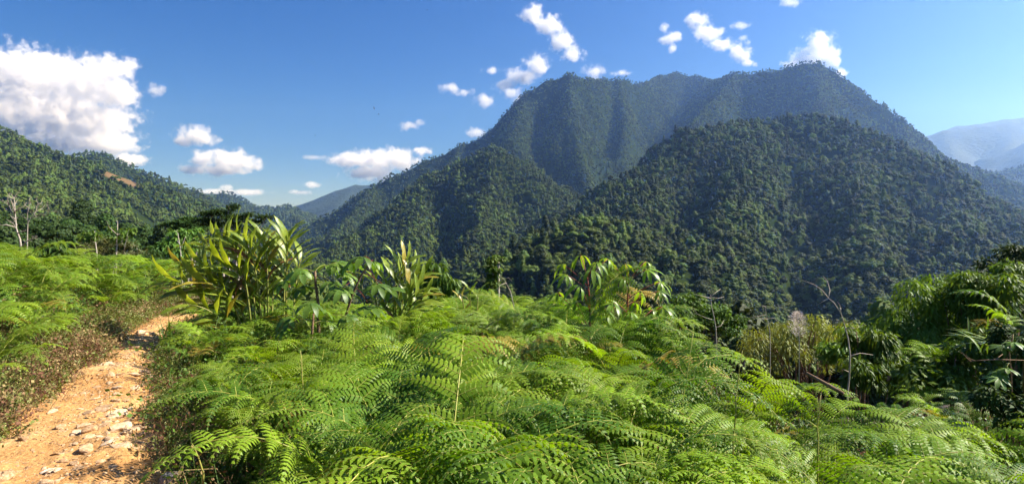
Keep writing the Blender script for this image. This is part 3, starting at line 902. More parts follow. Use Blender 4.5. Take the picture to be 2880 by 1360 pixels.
# bracken piles up in rounded mounds about a metre and a half across
MOUND = np.array([(gx_ * 1.3 + frng.uniform(-.35, .35) + (gy_ % 2) * 0.6, gy_ * 1.15 + frng.uniform(-.3, .3), frng.uniform(0.56, 0.84), frng.uniform(0.8, 1.25)) for gx_ in range(-12, 9) for gy_ in range(1, 14)])
for rank, k in enumerate(sel):
    x, y = cx[k], cyy[k]
    left = d[k] < 0
    md = np.hypot(MOUND[:, 0] - x, MOUND[:, 1] - y); mi = int(md.argmin()); q = md[mi] / MOUND[mi, 2]
    hump = 1 - q * q
    if q > 1.02 and not left and frng.random() < 0.92: continue       # hollows between the mounds
    s = (0.66 if left else 0.62) + 0.50 * max(hump, -0.15) * MOUND[mi, 3] + frng.uniform(-0.05, 0.05)
    az = math.atan2(y - MOUND[mi, 1], x - MOUND[mi, 0]) if q > 0.3 else None
    s *= 0.62 + 0.38 * min(1.0, abs(abs(d[k]) - ph[k] - 0.25) / 1.1)      # shorter along the trodden edge
    if u_[k] > 1850: s *= 0.88
    if not left: s *= 1 - 0.30 * float(sstep(4.8, 7.0, y) * sstep(1250, 1000, u_[k]))
    else: s *= 0.88
    z = gz(x, y)
    n = 4 if y < 5 else 3
    if rank < 300:
        key = 'bank' if left else ('verge' if d[k] < ph[k] + 1.0 else ('near' if y < 3.6 else ('brow' if y > ye[k] - 1.2 else 'mid')))
        lab, grp = FERN_GROUPS[key]
        uu = HU + F * x / y
        if key in ('near', 'mid', 'brow'):
            where = 'below the big ginger clump' if uu < 950 else ('below the lobed leaves' if uu < 1350 else ('in front of the cassava' if uu < 1900 else ('below the bare twigs' if uu < 2400 else 'before the right thicket')))
            lab = {'near': 'large close bracken fern ', 'mid': 'bracken fern midway down the green mass ', 'brow': 'bracken fern on the rounded brow '}[key] + where
        elif key == 'verge':
            lab = 'bracken fern overhanging the path at ' + ('its nearest stretch' if y < 5 else ('its middle stretch' if y < 7.5 else 'its narrow far end'))
        else:
            lab = 'yellow green bracken on the bank, ' + ('near the frame edge' if uu < 150 else ('below the coffee bush and saplings' if uu < 330 else 'where the bank meets the bend'))
        fern_plant((x, y, z), n, s, frng, lab, grp, az=az)
    else:
        stuff_pts.append((x, y, z, s))
def joined_plant(n, seed):
    """fronds of one plant in one mesh, for the far mass"""
    rng = np.random.default_rng(seed); V, Fs, M = [], [], []; b = 0
    for k in range(n):
        fm, sm = FRONDS[rng.integers(len(FRONDS))]
        mt = Matrix.Rotation(k * 6.28 / n + rng.uniform(-.5, .5), 4, 'Z') @ Matrix.Scale(rng.uniform(.8, 1.1), 4)
        for mi, me in ((0, fm), (1, sm)):
            v = np.empty(len(me.vertices) * 3); me.vertices.foreach_get('co', v); v = v.reshape(-1, 3)
            v = v @ np.array(mt.to_3x3()).T
            V.append(v)
            for p in me.polygons: Fs.append(tuple(b + q for q in p.vertices)); M.append(mi)
            b += len(v)
    me = np_mesh('bracken', np.concatenate(V), Fs, False)
    me.polygons.foreach_set('material_index', np.array(M, np.int32))
    me.materials.append(fern_mat); me.materials.append(stalk_mat)
    return me
if stuff_pts:
    sp = np.array(stuff_pts); n = len(sp)
    srcs = [source('bracken_mass.%03d' % q, joined_plant(4, 700 + q)) for q in range(4)]
    o = scatter('bracken', sp[:, :3], np.stack([np.zeros(n), np.zeros(n), frng.uniform(0, 6.28, n)], -1), sp[:, 3], frng.integers(0, 4, n), srcs)
    tag(o, 'mass of bracken farther off along the bank and brow', 'bracken', kind='stuff')
# ------------------------------------------------------------------ broad-leaved plants on the slope
def blade(L, W, nseg=8, droop=0.25, wave=0.0, fold=0.25, peak=0.45, seed=0, tip=1.0):
    """a leaf along +x, upper side +z: midrib fold, drooping tip, wavy margin"""
    rng = np.random.default_rng(seed); V, Fs = [], []
    ph = rng.uniform(0, 6.28)
    for k in range(nseg + 1):
        t = k / nseg
        w = W * 0.5 * (math.sin(math.pi * min(1, t ** (math.log(0.5) / math.log(peak)))) ** 0.75 if 0 < t < 1 else 0.02)
        w = max(w, 0.004 * W)
        x = L * t * (1 - 0.25 * droop * t); z = -droop * L * 0.55 * t * t
        wv = wave * W * math.sin(ph + t * 14)
        V += [(x, -w, z + fold * w + wv), (x, 0, z), (x, w, z + fold * w - wv * 0.7)]
        if k:
            b = 3 * k
            Fs += [(b - 3, b - 2, b + 1, b), (b - 2, b - 1, b + 2, b + 1)]
    return V, Fs

def aim(o, pos, d, n):
    d = Vector(d).normalized(); n = Vector(n)
    n = (n - d * n.dot(d))
    if n.length < 1e-4: n = d.orthogonal()
    n.normalize(); y = n.cross(d)
    o.location = pos
    o.rotation_euler = Matrix((d, y, n)).transposed().to_euler()

def bez(a, b, c, n):
    a, b, c = Vector(a), Vector(b), Vector(c)
    return [a * (1 - t) ** 2 + b * 2 * t * (1 - t) + c * t * t for t in [k / (n - 1) for k in range(n)]]

def banded_leaf(name, c1, c2, trans, tcol=(1.4, 1.25, 0.4), rough=0.38, spec=0.45, noise_scale=4, hue=0.012, vary=0.2):
    return leaf_mat(name, c1, c2, trans=trans, tcol=tcol, rough=rough, spec=spec, noise_scale=noise_scale, vary=vary, hue=hue)
ging_mat = banded_leaf('ginger_leaf', (0.12, 0.19, 0.014), (0.31, 0.37, 0.05), 0.52)
ging_yel = banded_leaf('ginger_leaf_yellow', (0.28, 0.25, 0.03), (0.40, 0.30, 0.05), 0.4, tcol=(1.2, 1.1, 0.5))
ging_dry = banded_leaf('ginger_leaf_dry', (0.17, 0.09, 0.03), (0.28, 0.16, 0.07), 0.25, tcol=(1.1, 1.0, 0.8), rough=0.8, spec=0.1)
cane_mat = leaf_mat('ginger_cane', (0.14, 0.17, 0.03), (0.28, 0.25, 0.06), trans=0.05, noise_scale=5)
grng = np.random.default_rng(99)
GLEAF = {}
for key, mt in (('green', ging_mat), ('yellow', ging_yel), ('dry', ging_dry)):
    L_ = []
    for k in range(4):
        V, Fs = blade(1.0, 0.18, 10, droop=grng.uniform(0.3, 0.8) + (0.3 if key == 'dry' else 0), wave=0.09, fold=0.3, peak=0.5, seed=k)
        me = np_mesh('leaf', V, Fs); me.materials.append(mt); L_.append(me)
    GLEAF[key] = L_

def ginger(label, loc_uvY, canes, leaf_len=(0.50, 0.72)):
    """clump of canes (base pixel, tip pixel, depth shift at tip, leaf count, share of yellow leaves)"""
    u0, v0, Y0 = loc_uvY
    x0, y0, _ = P(u0, v0, Y0); z0 = gz(x0, y0)
    e = empty('ginger_clump', (x0, y0, z0))
    tag(e, label, 'plant', 'leafy ginger clumps')
    org = Vector((x0, y0, z0))
    for (bu, tu, tv, dy, nl, yel) in canes:
        bx = P(bu, 0, Y0)[0]; by = y0 + grng.uniform(-0.25, 0.25)
        a = Vector((bx, by, gz(bx, by) - 0.05))
        c = Vector(P(tu, tv, Y0 + dy)); c = a + (c - a) * 0.9
        mid = a * 0.45 + c * 0.55; mid.z = max(a.z, c.z) * 0.72 + 0.28 * mid.z; mid.x = mid.x * 0.45 + a.x * 0.55
        pts = bez(a, mid, c, 12)
        mb = MB(); mb.tube([p - org for p in pts], list(np.linspace(0.017, 0.006, 12)), 6)
        cane = mb.build('cane', cane_mat, e)
        view = Vector((0.15, -1, 0.35)).normalized()
        nl = max(4, int(nl * 1.0))
        for k in range(nl):
            t = 0.22 + 0.78 * (k + 0.5) / nl
            f = t * 11; q = int(min(f, 10)); w = f - q
            p = pts[q] * (1 - w) + pts[q + 1] * w
            tg = (pts[q + 1] - pts[q]).normalized()
            s = tg.cross(view).normalized() * (1 if k % 2 else -1)
            ang = math.radians(grng.uniform(24, 42)) * (1.15 - 0.7 * t)
            dr = tg * math.cos(ang) + s * math.sin(ang) + view * grng.uniform(-0.18, 0.22)
            adax = (tg * math.sin(ang) - s * math.cos(ang))
            nm = adax * 0.75 + view * 0.55 + Vector((0, 0, 0.35)) + Vector(grng.normal(size=3)) * 0.15
            r = grng.random()
            key = 'yellow' if r < yel else ('dry' if r < yel * 1.6 and t < 0.7 else 'green')
            ln = grng.uniform(*leaf_len) * (1.0 - 0.35 * abs(t - 0.6))
            lf = link('leaf', GLEAF[key][grng.integers(4)], None, cane)
            aim(lf, p - org, dr, nm); lf.scale = (ln, ln * grng.uniform(0.85, 1.1), ln)
            if key == 'dry': lf['label'] = 'withered brown leaf'
            if key == 'yellow': lf['label'] = 'yellowing leaf'
    return e

ginger('big clump of long-leaved ginger canes fanning out above the bracken', (720, 880, 9.6), [
    (690, 462, 768, -0.7, 13, 0.11), (680, 520, 842, -0.7, 9, 0.25), (695, 480, 722, -0.2, 13, 0.03), (700, 535, 706, -0.4, 13, 0.03), (705, 555, 650, 0.0, 13, 0.03),
    (715, 590, 632, 0.2, 13, 0.04), (720, 610, 640, 0.3, 13, 0.03), (730, 640, 648, -0.2, 13, 0.03), (735, 670, 632, 0.1, 12, 0.04), (745, 690, 655, -0.3, 12, 0.03), (755, 715, 648, 0.2, 12, 0.12),
    (765, 745, 640, -0.1, 12, 0.17), (775, 770, 668, 0.3, 11, 0.14), (800, 812, 640, -0.1, 14, 0.02), (790, 800, 650, 0.4, 12, 0.03), (740, 620, 720, -0.5, 12, 0.08), (820, 850, 700, 0.2, 10, 0.04),
    (710, 560, 770, -0.6, 10, 0.11)])
ginger('smaller ginger clump leaning right behind the lobed leaves', (1100, 880, 9.4), [
    (1090, 1150, 702, 0.0, 11, 0.02), (1100, 1165, 722, 0.2, 11, 0.03), (1105, 1185, 755, -0.1, 11, 0.07), (1110, 1190, 790, -0.2, 10, 0.06), (1115, 1210, 808, -0.3, 10, 0.03),
    (1080, 1105, 735, 0.2, 9, 0.06), (1060, 1050, 750, 0.3, 8, 0.06), (1120, 1200, 835, 0.1, 8, 0.07), (1040, 1000, 745, 0.4, 9, 0.07)], leaf_len=(0.42, 0.6))
# a young cane standing alone by the brow
ginger('lone short ginger shoot with pale tips on the brow', (1330, 850, 9.6), [(1325, 1318, 790, 0, 5, 0.17), (1340, 1348, 800, 0, 4, 0.11), (1310, 1296, 812, 0.1, 4, 0.39)], leaf_len=(0.26, 0.34))

# palmate leaves -------------------------------------------------------------
def palmate(nl, spread, L, W, droop, seed, fold=0.2, peak=0.6, joined=0.0, base=0.0):
    """leaflets radiating from the hub at the origin; leaf faces +z, middle leaflet along +x"""
    rng = np.random.default_rng(seed); mb = MB()
    for k in range(nl):
        f = (k / (nl - 1) - 0.5) * 2 if nl > 1 else 0
        a = f * spread
        l = L * (1 - 0.28 * abs(f)) * rng.uniform(0.92, 1.06)
        V, Fs = blade(l, W * (1 - 0.2 * abs(f)), 7, droop * rng.uniform(0.8, 1.25), 0.03, fold, peak, seed * 9 + k)
        pit = rng.uniform(0.0, 0.25)
        R = Matrix.Rotation(a, 3, 'Z') @ Matrix.Rotation(pit, 3, 'Y')
        mb.add([R @ Vector(v) for v in V], Fs)
    if joined:                                   # web between the lobes of a cecropia leaf
        n = 2 * nl
        ring = [(joined * L * (1.0 if q % 2 == 0 else 0.8) * math.cos((q / (n - 1) - .5) * 2 * spread), joined * L * (1.0 if q % 2 == 0 else 0.8) * math.sin((q / (n - 1) - .5) * 2 * spread), -0.05 * L) for q in range(n)]
        mb.add([(0, 0, 0.004)] + ring, [(0, q, q + 1) for q in range(1, n)])
    return mb.mesh('leaf')
cas_mat = banded_leaf('cassava_leaf', (0.09, 0.18, 0.012), (0.22, 0.33, 0.025), 0.5)
cec_mat = banded_leaf('lobed_leaf', (0.07, 0.14, 0.014), (0.16, 0.25, 0.03), 0.44, tcol=(1.2, 1.25, 0.4), rough=0.45)
red_mat = rough_mat('red_stalk', [(0.3, (0.16, 0.03, 0.02)), (0.7, (0.26, 0.06, 0.03))], scale=9, bump=0.2, rough=0.5)
brown_mat = rough_mat('brown_stalk', [(0.3, (0.10, 0.06, 0.035)), (0.7, (0.22, 0.14, 0.08))], scale=9, bump=0.4)
CAS = [palmate(n, sp, 0.29, 0.056, dr * 0.85, 40 + k) for k, (n, sp, dr) in enumerate([(6, 1.7, 1.0), (5, 1.5, 1.3), (7, 2.1, 0.9), (5, 1.3, 1.6)])]
CASB = [palmate(6, 2.6, 0.17, 0.05, 2.1, 48)]
for me in CAS + CASB: me.materials.append(cas_mat)
CEC = [palmate(n, sp, 0.36, 0.105, dr * 0.6, 60 + k, peak=0.56, joined=0.30) for k, (n, sp, dr) in enumerate([(8, 2.5, 0.9), (7, 2.3, 1.3), (9, 2.6, 0.7)])]
for me in CEC: me.materials.append(cec_mat)

def palm_plant(name, label, cat, group, Y, stem_px, leaves, meshes, stem_mat, petiole_mat, rad=(0.016, 0.008), scale=(0.85, 1.15)):
    """stem through the pixels, leaves as (hub u, hub v, dy, stem fraction, droop azimuth or None)"""
    rng = np.random.default_rng(int(stem_px[0][0]))
    foot = Vector(P(*stem_px[0], Y)); foot.z = gz(foot.x, foot.y)
    e = empty(name, foot); tag(e, label, cat, group)
    pts = [foot + Vector((0, 0, -0.06))] + [Vector(P(u, v, Y)) for u, v in stem_px]
    pts = [p for i, p in enumerate(pts) if i == 0 or p.z > foot.z + 0.02]
    mb = MB(); mb.tube([p - foot for p in pts], list(np.linspace(rad[0], rad[1], len(pts))), 7)
    mb.build('stem', stem_mat, e)
    for k, (u, v, dy, fr, az) in enumerate(leaves):
        hub = Vector(P(u, v, Y + dy))
        f = fr * (len(pts) - 1); q = int(min(f, len(pts) - 2)); w = f - q
        a = pts[q] * (1 - w) + pts[q + 1] * w
        out = hub - a
        lf = link('leaf', meshes[rng.integers(len(meshes))], None, e)
        dr = Vector((out.x, out.y, 0)) if az is None else Vector((math.cos(az), math.sin(az), 0))
        if dr.length < 0.02: dr = Vector((rng.uniform(-1, 1), -1, 0))
        dr.normalize(); dr.z = rng.uniform(-0.3, 0.15)
        nm = Vector((0, 0, 1)) + Vector((dr.x, dr.y, 0)) * 0.35 + Vector((0.1, -0.35, 0))
        aim(lf, hub - foot, dr, nm)
        s = rng.uniform(*scale); lf.scale = (s, s, s)
        pm = MB(); m_ = a * 0.5 + hub * 0.5 + Vector((0, 0, 0.05))
        inv = (Matrix.Translation(hub - foot) @ lf.rotation_euler.to_matrix().to_4x4() @ Matrix.Scale(s, 4)).inverted()
        pm.tube([inv @ (p - foot) for p in bez(a, m_, hub, 6)], 0.0042, 4)
        pm.build('leaf_stalk', petiole_mat, lf)
    return e
palm_plant('cassava_plant', 'cassava with red stem and drooping fingered leaves, taller stem of the pair', 'plant', 'cassava plants on the brow', 8.0, [(1660, 960), (1659, 900), (1657, 830), (1652, 780)],
    [(1585, 744, 0.1, .86, None), (1592, 772, -.1, .8, None), (1633, 718, .15, .97, None), (1664, 760, -.25, .96, -1.5), (1631, 803, -.1, .6, None), (1710, 728, .2, .95, None), (1690, 800, .2, .7, None), (1700, 835, -.1, .5, None), (1620, 850, .1, .35, None), (1676, 738, -.05, 1.0, None), (1568, 822, .2, .4, None), (1690, 868, -.2, .4, None)], CAS, red_mat, red_mat)
palm_plant('cassava_plant', 'cassava with long leaves reaching right beside the taller red stem', 'plant', 'cassava plants on the brow', 8.1, [(1764, 960), (1764, 880), (1766, 830), (1770, 785)],
    [(1758, 742, 0.1, 1.0, None), (1817, 735, .2, .97, None), (1818, 758, -.1, .95, None), (1752, 782, -.3, .9, -1.8), (1856, 793, 0, .7, None), (1854, 818, -.15, .6, None), (1725, 851, -.3, .5, None), (1774, 877, -.35, .4, -1.4), (1863, 862, -.1, .35, None), (1738, 800, .1, .8, None), (1800, 820, .2, .7, None), (1785, 850, .15, .6, None), (1835, 870, .2, .3, None), (1722, 745, .15, .9, None)], CAS, red_mat, red_mat)
for (u, v, Y, lab) in [(1664, 728, 7.98, 'closed'), (1777, 748, 8.1, 'closed')]:
    pass
palm_plant('lobed_plant', 'low young tree with umbrella leaves in front of the ginger clump', 'plant', 'young trees with big lobed leaves', 7.6, [(868, 1075), (872, 1000), (878, 930), (882, 880)],
    [(875, 850, -.05, 1.0, -1.6), (812, 893, 0, .9, None), (975, 888, -.1, .9, None), (800, 925, .1, .75, None), (925, 905, .2, .8, None), (870, 958, -.25, .6, -1.7), (965, 925, -.2, .7, None), (905, 870, .2, .95, 1.5)], CEC, brown_mat, cane_mat, rad=(0.02, 0.012), scale=(0.62, 0.85))
palm_plant('lobed_plant', 'taller young tree between the two ginger clumps with dry leaf bases', 'plant', 'young trees with big lobed leaves', 8.6, [(896, 900), (895, 850), (888, 800), (886, 762)],
    [(845, 758, -.1, .97, None), (948, 738, .1, .97, None), (850, 805, .1, .8, None), (955, 812, -.25, .8, None), (915, 745, .3, 1.0, 1.5), (800, 790, .2, .8, None), (930, 790, -.1, .9, -1.2), (975, 770, .2, .9, None)], CEC, brown_mat, cane_mat, rad=(0.026, 0.016), scale=(0.8, 1.0))
palm_plant('lobed_plant', 'slanting young tree with hanging lobed leaves by the smaller ginger', 'plant', 'young trees with big lobed leaves', 8.4, [(960, 930), (990, 830), (1015, 775), (1045, 735)],
    [(1022, 722, 0, 1.0, -1.6), (1062, 800, -.3, .9, -1.3), (1050, 735, .2, 1.0, None), (1092, 812, -.1, .8, None), (960, 812, -.2, .7, None), (985, 740, .2, .9, None), (1040, 860, -.3, .6, -1.5)], CEC, brown_mat, red_mat, rad=(0.022, 0.011), scale=(0.75, 0.98))

# ------------------------------------------------------------------ shrubs built from single leaves
def leaf_cloud(rng, lobes, n, L, W, hang=0.5, face=0.4, shell=0.55):
    """n lance leaves spread through the lobes (centre, radii); hang: 0 sideways, 1 straight down"""
    V = np.zeros((n, 6, 3)); 
    w = np.array([r[0] * r[1] * r[2] for c, r in lobes]) ** (2 / 3); w /= w.sum()
    pick = rng.choice(len(lobes), n, p=w)
    C = np.array([c for c, r in lobes])[pick]; R = np.array([r for c, r in lobes])[pick]
    d = rng.normal(size=(n, 3)); d /= np.linalg.norm(d, axis=1, keepdims=True)
    p = C + d * R * (rng.uniform(shell, 1.05, (n, 1)) ** 0.7)
    ax = d * [1, 1, 0.25] + rng.normal(size=(n, 3)) * 0.5
    ax[:, 2] -= hang * rng.uniform(0.8, 2.2, n)
    ax /= np.linalg.norm(ax, axis=1, keepdims=True)
    up = np.array([0, 0, 1.0]) + d * face + rng.normal(size=(n, 3)) * 0.35
    sd = np.cross(up, ax); sd /= np.linalg.norm(sd, axis=1, keepdims=True) + 1e-9
    nm = np.cross(ax, sd)
    l = (L * rng.uniform(0.65, 1.2, n))[:, None]; ww = l * (W / L) * 0.5
    V[:, 0] = p; V[:, 1] = p + ax * l * 0.42 + sd * ww + nm * ww * 0.25; V[:, 2] = p + ax * l * 0.42 - sd * ww + nm * ww * 0.25
    V[:, 3] = p + ax * l * 0.45; V[:, 4] = p + ax * l * 0.97 - np.array([0, 0, 1]) * l * 0.15; V[:, 5] = V[:, 4]
    b = np.arange(n)[:, None] * 6
    Fs = np.concatenate([b + [0, 3, 1], b + [0, 2, 3], b + [3, 4, 1], b + [2, 4, 3]])
    return V.reshape(-1, 3), Fs

def shrub(name, label, foot, lobes, n, L, W, mat, stem_mat_, cat='shrub', group=None, hang=0.5, face=0.4, seed=0, stems=5, shell=0.5, srad=0.02):
    """foot (x, y); lobes in world coordinates"""
    rng = np.random.default_rng(seed)
    f = np.array([foot[0], foot[1], gz(*foot)])
    e = empty(name, tuple(f)); tag(e, label, cat, group)
    sub_l = []
    for c, r in lobes:                       # ragged outline: each lobe breaks into clumps
        for _ in range(9):
            q = rng.normal(size=3); q /= np.linalg.norm(q)
            sub_l.append((tuple(np.array(c) + q * np.array(r) * rng.uniform(0.35, 0.9)), tuple(np.array(r) * rng.uniform(0.25, 0.5))))
    V, Fs = leaf_cloud(rng, sub_l, n, L, W, hang, face, shell)
    link('crown', np_mesh('crown', V - f, Fs, False), mat, e)
    mb = MB()
    for k in range(stems):
        c, r = lobes[k % len(lobes)]
        tip = np.array(c) + rng.normal(size=3) * np.array(r) * 0.3 - f
        mid = tip * [0.4, 0.4, 0.55] + rng.normal(size=3) * 0.05 * np.linalg.norm(tip)
        mb.tube(bez((rng.normal() * .05, rng.normal() * .05, -0.1), mid, tip, 6), list(np.linspace(srad, srad * 0.35, 6)), 5)
    mb.build('stem', stem_mat_, e)
    return e

def lob(u, v, Y, ru, rv, dep=None):
    """lobe from pixel centre, depth and pixel radii"""
    k = Y / F
    return (P(u, v, Y), (ru * k, (dep if dep else (ru + rv) * 0.5 * k), rv * k))
# ------------------------------------------------------------------ shrubs and trees behind the bracken
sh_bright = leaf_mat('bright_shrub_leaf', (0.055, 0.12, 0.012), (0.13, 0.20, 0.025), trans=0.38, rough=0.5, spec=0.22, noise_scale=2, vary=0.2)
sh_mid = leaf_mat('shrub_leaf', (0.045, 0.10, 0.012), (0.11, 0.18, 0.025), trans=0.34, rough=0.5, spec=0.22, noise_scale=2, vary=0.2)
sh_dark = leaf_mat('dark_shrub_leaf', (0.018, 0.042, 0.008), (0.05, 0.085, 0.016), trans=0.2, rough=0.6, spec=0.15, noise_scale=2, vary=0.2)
sh_olive = leaf_mat('olive_shrub_leaf', (0.06, 0.07, 0.02), (0.12, 0.12, 0.035), trans=0.25, rough=0.5, spec=0.3, noise_scale=2, vary=0.2)
bamboo_mat = leaf_mat('bamboo_leaf', (0.10, 0.13, 0.015), (0.24, 0.25, 0.035), trans=0.3, rough=0.5, spec=0.3, noise_scale=0.9, vary=0.2)
twig_mat = rough_mat('bleached_wood', [(0.3, (0.24, 0.19, 0.14)), (0.7, (0.46, 0.40, 0.32))], scale=6, bump=0.4, dist=0.003)
dead_mat = rough_mat('grey_dead_bark', [(0.3, (0.20, 0.16, 0.12)), (0.7, (0.40, 0.35, 0.28))], scale=4, bump=0.5, dist=0.006)

def xy(u, Y): return (Y * (u - HU) / F, Y)

# --- right-hand thicket below the brow
shrub('leafy_shrub', 'tall shrub with drooping lance leaves in the right thicket', xy(2560, 9.5), [lob(2560, 900, 9.5, 110, 90), lob(2520, 980, 9.3, 120, 80), lob(2640, 830, 9.8, 90, 70), lob(2600, 1000, 9.2, 120, 80), lob(2680, 920, 9.4, 100, 90)], 8000, 0.12, 0.034, sh_bright, brown_mat, hang=0.7, seed=1, stems=8, group='shrubs of the right thicket')
shrub('leafy_shrub', 'low shrub with hanging leaves beside the tall bare twig', xy(2440, 8.6), [lob(2440, 985, 8.6, 90, 55), lob(2400, 1030, 8.4, 70, 50), lob(2490, 1040, 8.4, 90, 50), lob(2420, 940, 8.8, 60, 40)], 2600, 0.13, 0.036, sh_bright, brown_mat, hang=0.8, seed=2, stems=6, group='shrubs of the right thicket')
shrub('leafy_shrub', 'bright shrub with slender leaves high at the frame edge', xy(2760, 9.0), [lob(2740, 800, 9.0, 90, 60), lob(2800, 850, 8.8, 80, 90), lob(2700, 860, 9.2, 80, 60), lob(2840, 780, 9.0, 60, 60)], 5200, 0.115, 0.034, sh_bright, brown_mat, hang=0.6, seed=3, stems=7, group='shrubs of the right thicket')
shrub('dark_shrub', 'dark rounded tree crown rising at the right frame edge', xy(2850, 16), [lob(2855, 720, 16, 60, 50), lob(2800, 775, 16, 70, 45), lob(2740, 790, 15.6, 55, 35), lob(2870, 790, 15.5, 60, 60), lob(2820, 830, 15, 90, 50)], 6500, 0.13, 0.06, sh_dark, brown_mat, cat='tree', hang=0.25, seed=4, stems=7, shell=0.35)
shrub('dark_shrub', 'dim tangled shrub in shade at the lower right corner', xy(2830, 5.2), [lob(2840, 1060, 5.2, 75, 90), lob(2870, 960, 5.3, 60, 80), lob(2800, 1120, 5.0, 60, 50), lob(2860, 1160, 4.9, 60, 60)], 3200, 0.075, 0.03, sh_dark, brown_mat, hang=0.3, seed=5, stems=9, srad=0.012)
shrub('leafy_shrub', 'broad glossy shrub under the slender-leaved one', xy(2720, 7.4), [lob(2700, 1020, 7.4, 90, 60), lob(2770, 980, 7.2, 60, 60), lob(2640, 1060, 7.2, 90, 40)], 1900, 0.12, 0.05, sh_bright, brown_mat, hang=0.5, seed=6, stems=6, group='shrubs of the right thicket')
shrub('leafy_shrub', 'shrub with pale flower tufts below the bamboo', xy(2400, 11), [lob(2400, 950, 11, 50, 30), lob(2440, 970, 11, 60, 40), lob(2350, 985, 10.6, 40, 40)], 1500, 0.14, 0.045, sh_bright, brown_mat, hang=0.5, seed=7, stems=5, group='shrubs of the right thicket')
shrub('leafy_shrub', 'dark glossy shrub between the cassava and the bare twigs', xy(1960, 13), [lob(1935, 850, 13, 60, 30), lob(1985, 885, 12.6, 60, 35), lob(1920, 890, 12.4, 50, 40), lob(2050, 910, 12.4, 50, 30)], 3800, 0.10, 0.045, sh_mid, brown_mat, hang=0.2, seed=8, stems=6)
shrub('leafy_shrub', 'bushy sapling with drooping leaves right of the ginger', xy(1235, 12.5), [lob(1225, 755, 12.5, 45, 30), lob(1250, 800, 12.3, 55, 40), lob(1210, 810, 12.6, 50, 40), lob(1240, 850, 12, 60, 40)], 1700, 0.17, 0.055, sh_mid, brown_mat, hang=1.3, seed=9, stems=5)
shrub('vine_stump', 'leafy vine-wrapped stump standing up from the bracken', xy(1393, 13), [lob(1393, 728, 13, 24, 14, .18), lob(1390, 752, 13, 22, 16, .17), lob(1385, 785, 13, 20, 22, .15), lob(1384, 820, 13, 17, 22, .13), lob(1384, 850, 13, 16, 20, .12)], 2200, 0.07, 0.045, sh_bright, dead_mat, cat='stump', hang=0.6, seed=10, stems=5, shell=0.6, srad=0.06)
# --- left of the ginger and along the bank
shrub('coffee_bush', 'glossy coffee bush standing in the bracken of the bank', xy(160, 11.6), [lob(150, 705, 11.6, 45, 28), lob(180, 725, 11.4, 40, 25), lob(135, 730, 11.6, 35, 22), lob(165, 750, 11.2, 40, 20)], 900, 0.15, 0.05, sh_mid, brown_mat, hang=0.8, seed=11, stems=5)
shrub('olive_bush', 'twiggy olive bush behind the fern bank', xy(300, 26), [lob(270, 690, 26, 50, 28), lob(325, 700, 26, 55, 28), lob(240, 710, 25, 40, 25), lob(380, 720, 25, 50, 22)], 3600, 0.17, 0.05, sh_olive, dead_mat, hang=0.1, seed=12, stems=12, srad=0.025)
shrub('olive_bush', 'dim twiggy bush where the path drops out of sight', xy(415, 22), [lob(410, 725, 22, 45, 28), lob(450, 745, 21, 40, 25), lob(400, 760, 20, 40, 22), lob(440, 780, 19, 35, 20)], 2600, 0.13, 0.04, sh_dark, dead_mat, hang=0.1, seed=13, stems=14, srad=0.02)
shrub('leafy_tree', 'slender green tree with a thin pale trunk beside the ginger', xy(505, 24), [lob(490, 660, 24, 35, 20), lob(525, 675, 24, 32, 22), lob(470, 690, 23.6, 35, 22), lob(515, 710, 23.6, 40, 20), lob(450, 700, 24, 22, 14), lob(545, 650, 24.3, 20, 14)], 2200, 0.26, 0.10, sh_mid, dead_mat, cat='tree', hang=0.6, seed=14, stems=6, srad=0.05, shell=0.3)
shrub('flat_tree', 'dark flat-topped tree behind the ginger with layered crown', xy(640, 36), [lob(600, 602, 36, 36, 16), lob(650, 581, 36, 22, 10), lob(655, 613, 36, 46, 9), lob(706, 602, 36, 26, 6), lob(752, 609, 36, 32, 6), lob(716, 622, 36, 34, 5), lob(632, 630, 36, 62, 8), lob(640, 598, 36.4, 26, 8), lob(585, 625, 36, 40, 12), lob(690, 640, 36, 40, 5)], 9000, 0.17, 0.055, sh_dark, dead_mat, cat='tree', hang=0.0, face=0.1, seed=15, stems=10, srad=0.11, shell=0.2)
shrub('flat_tree', 'dark spreading tree left of the layered one', xy(530, 44), [lob(530, 622, 44, 46, 14), lob(510, 645, 44, 50, 12), lob(560, 640, 43, 40, 12), lob(480, 630, 44, 28, 9)], 8000, 0.2, 0.07, sh_dark, dead_mat, cat='tree', hang=0.0, face=0.1, seed=16, stems=7, srad=0.10, shell=0.2)

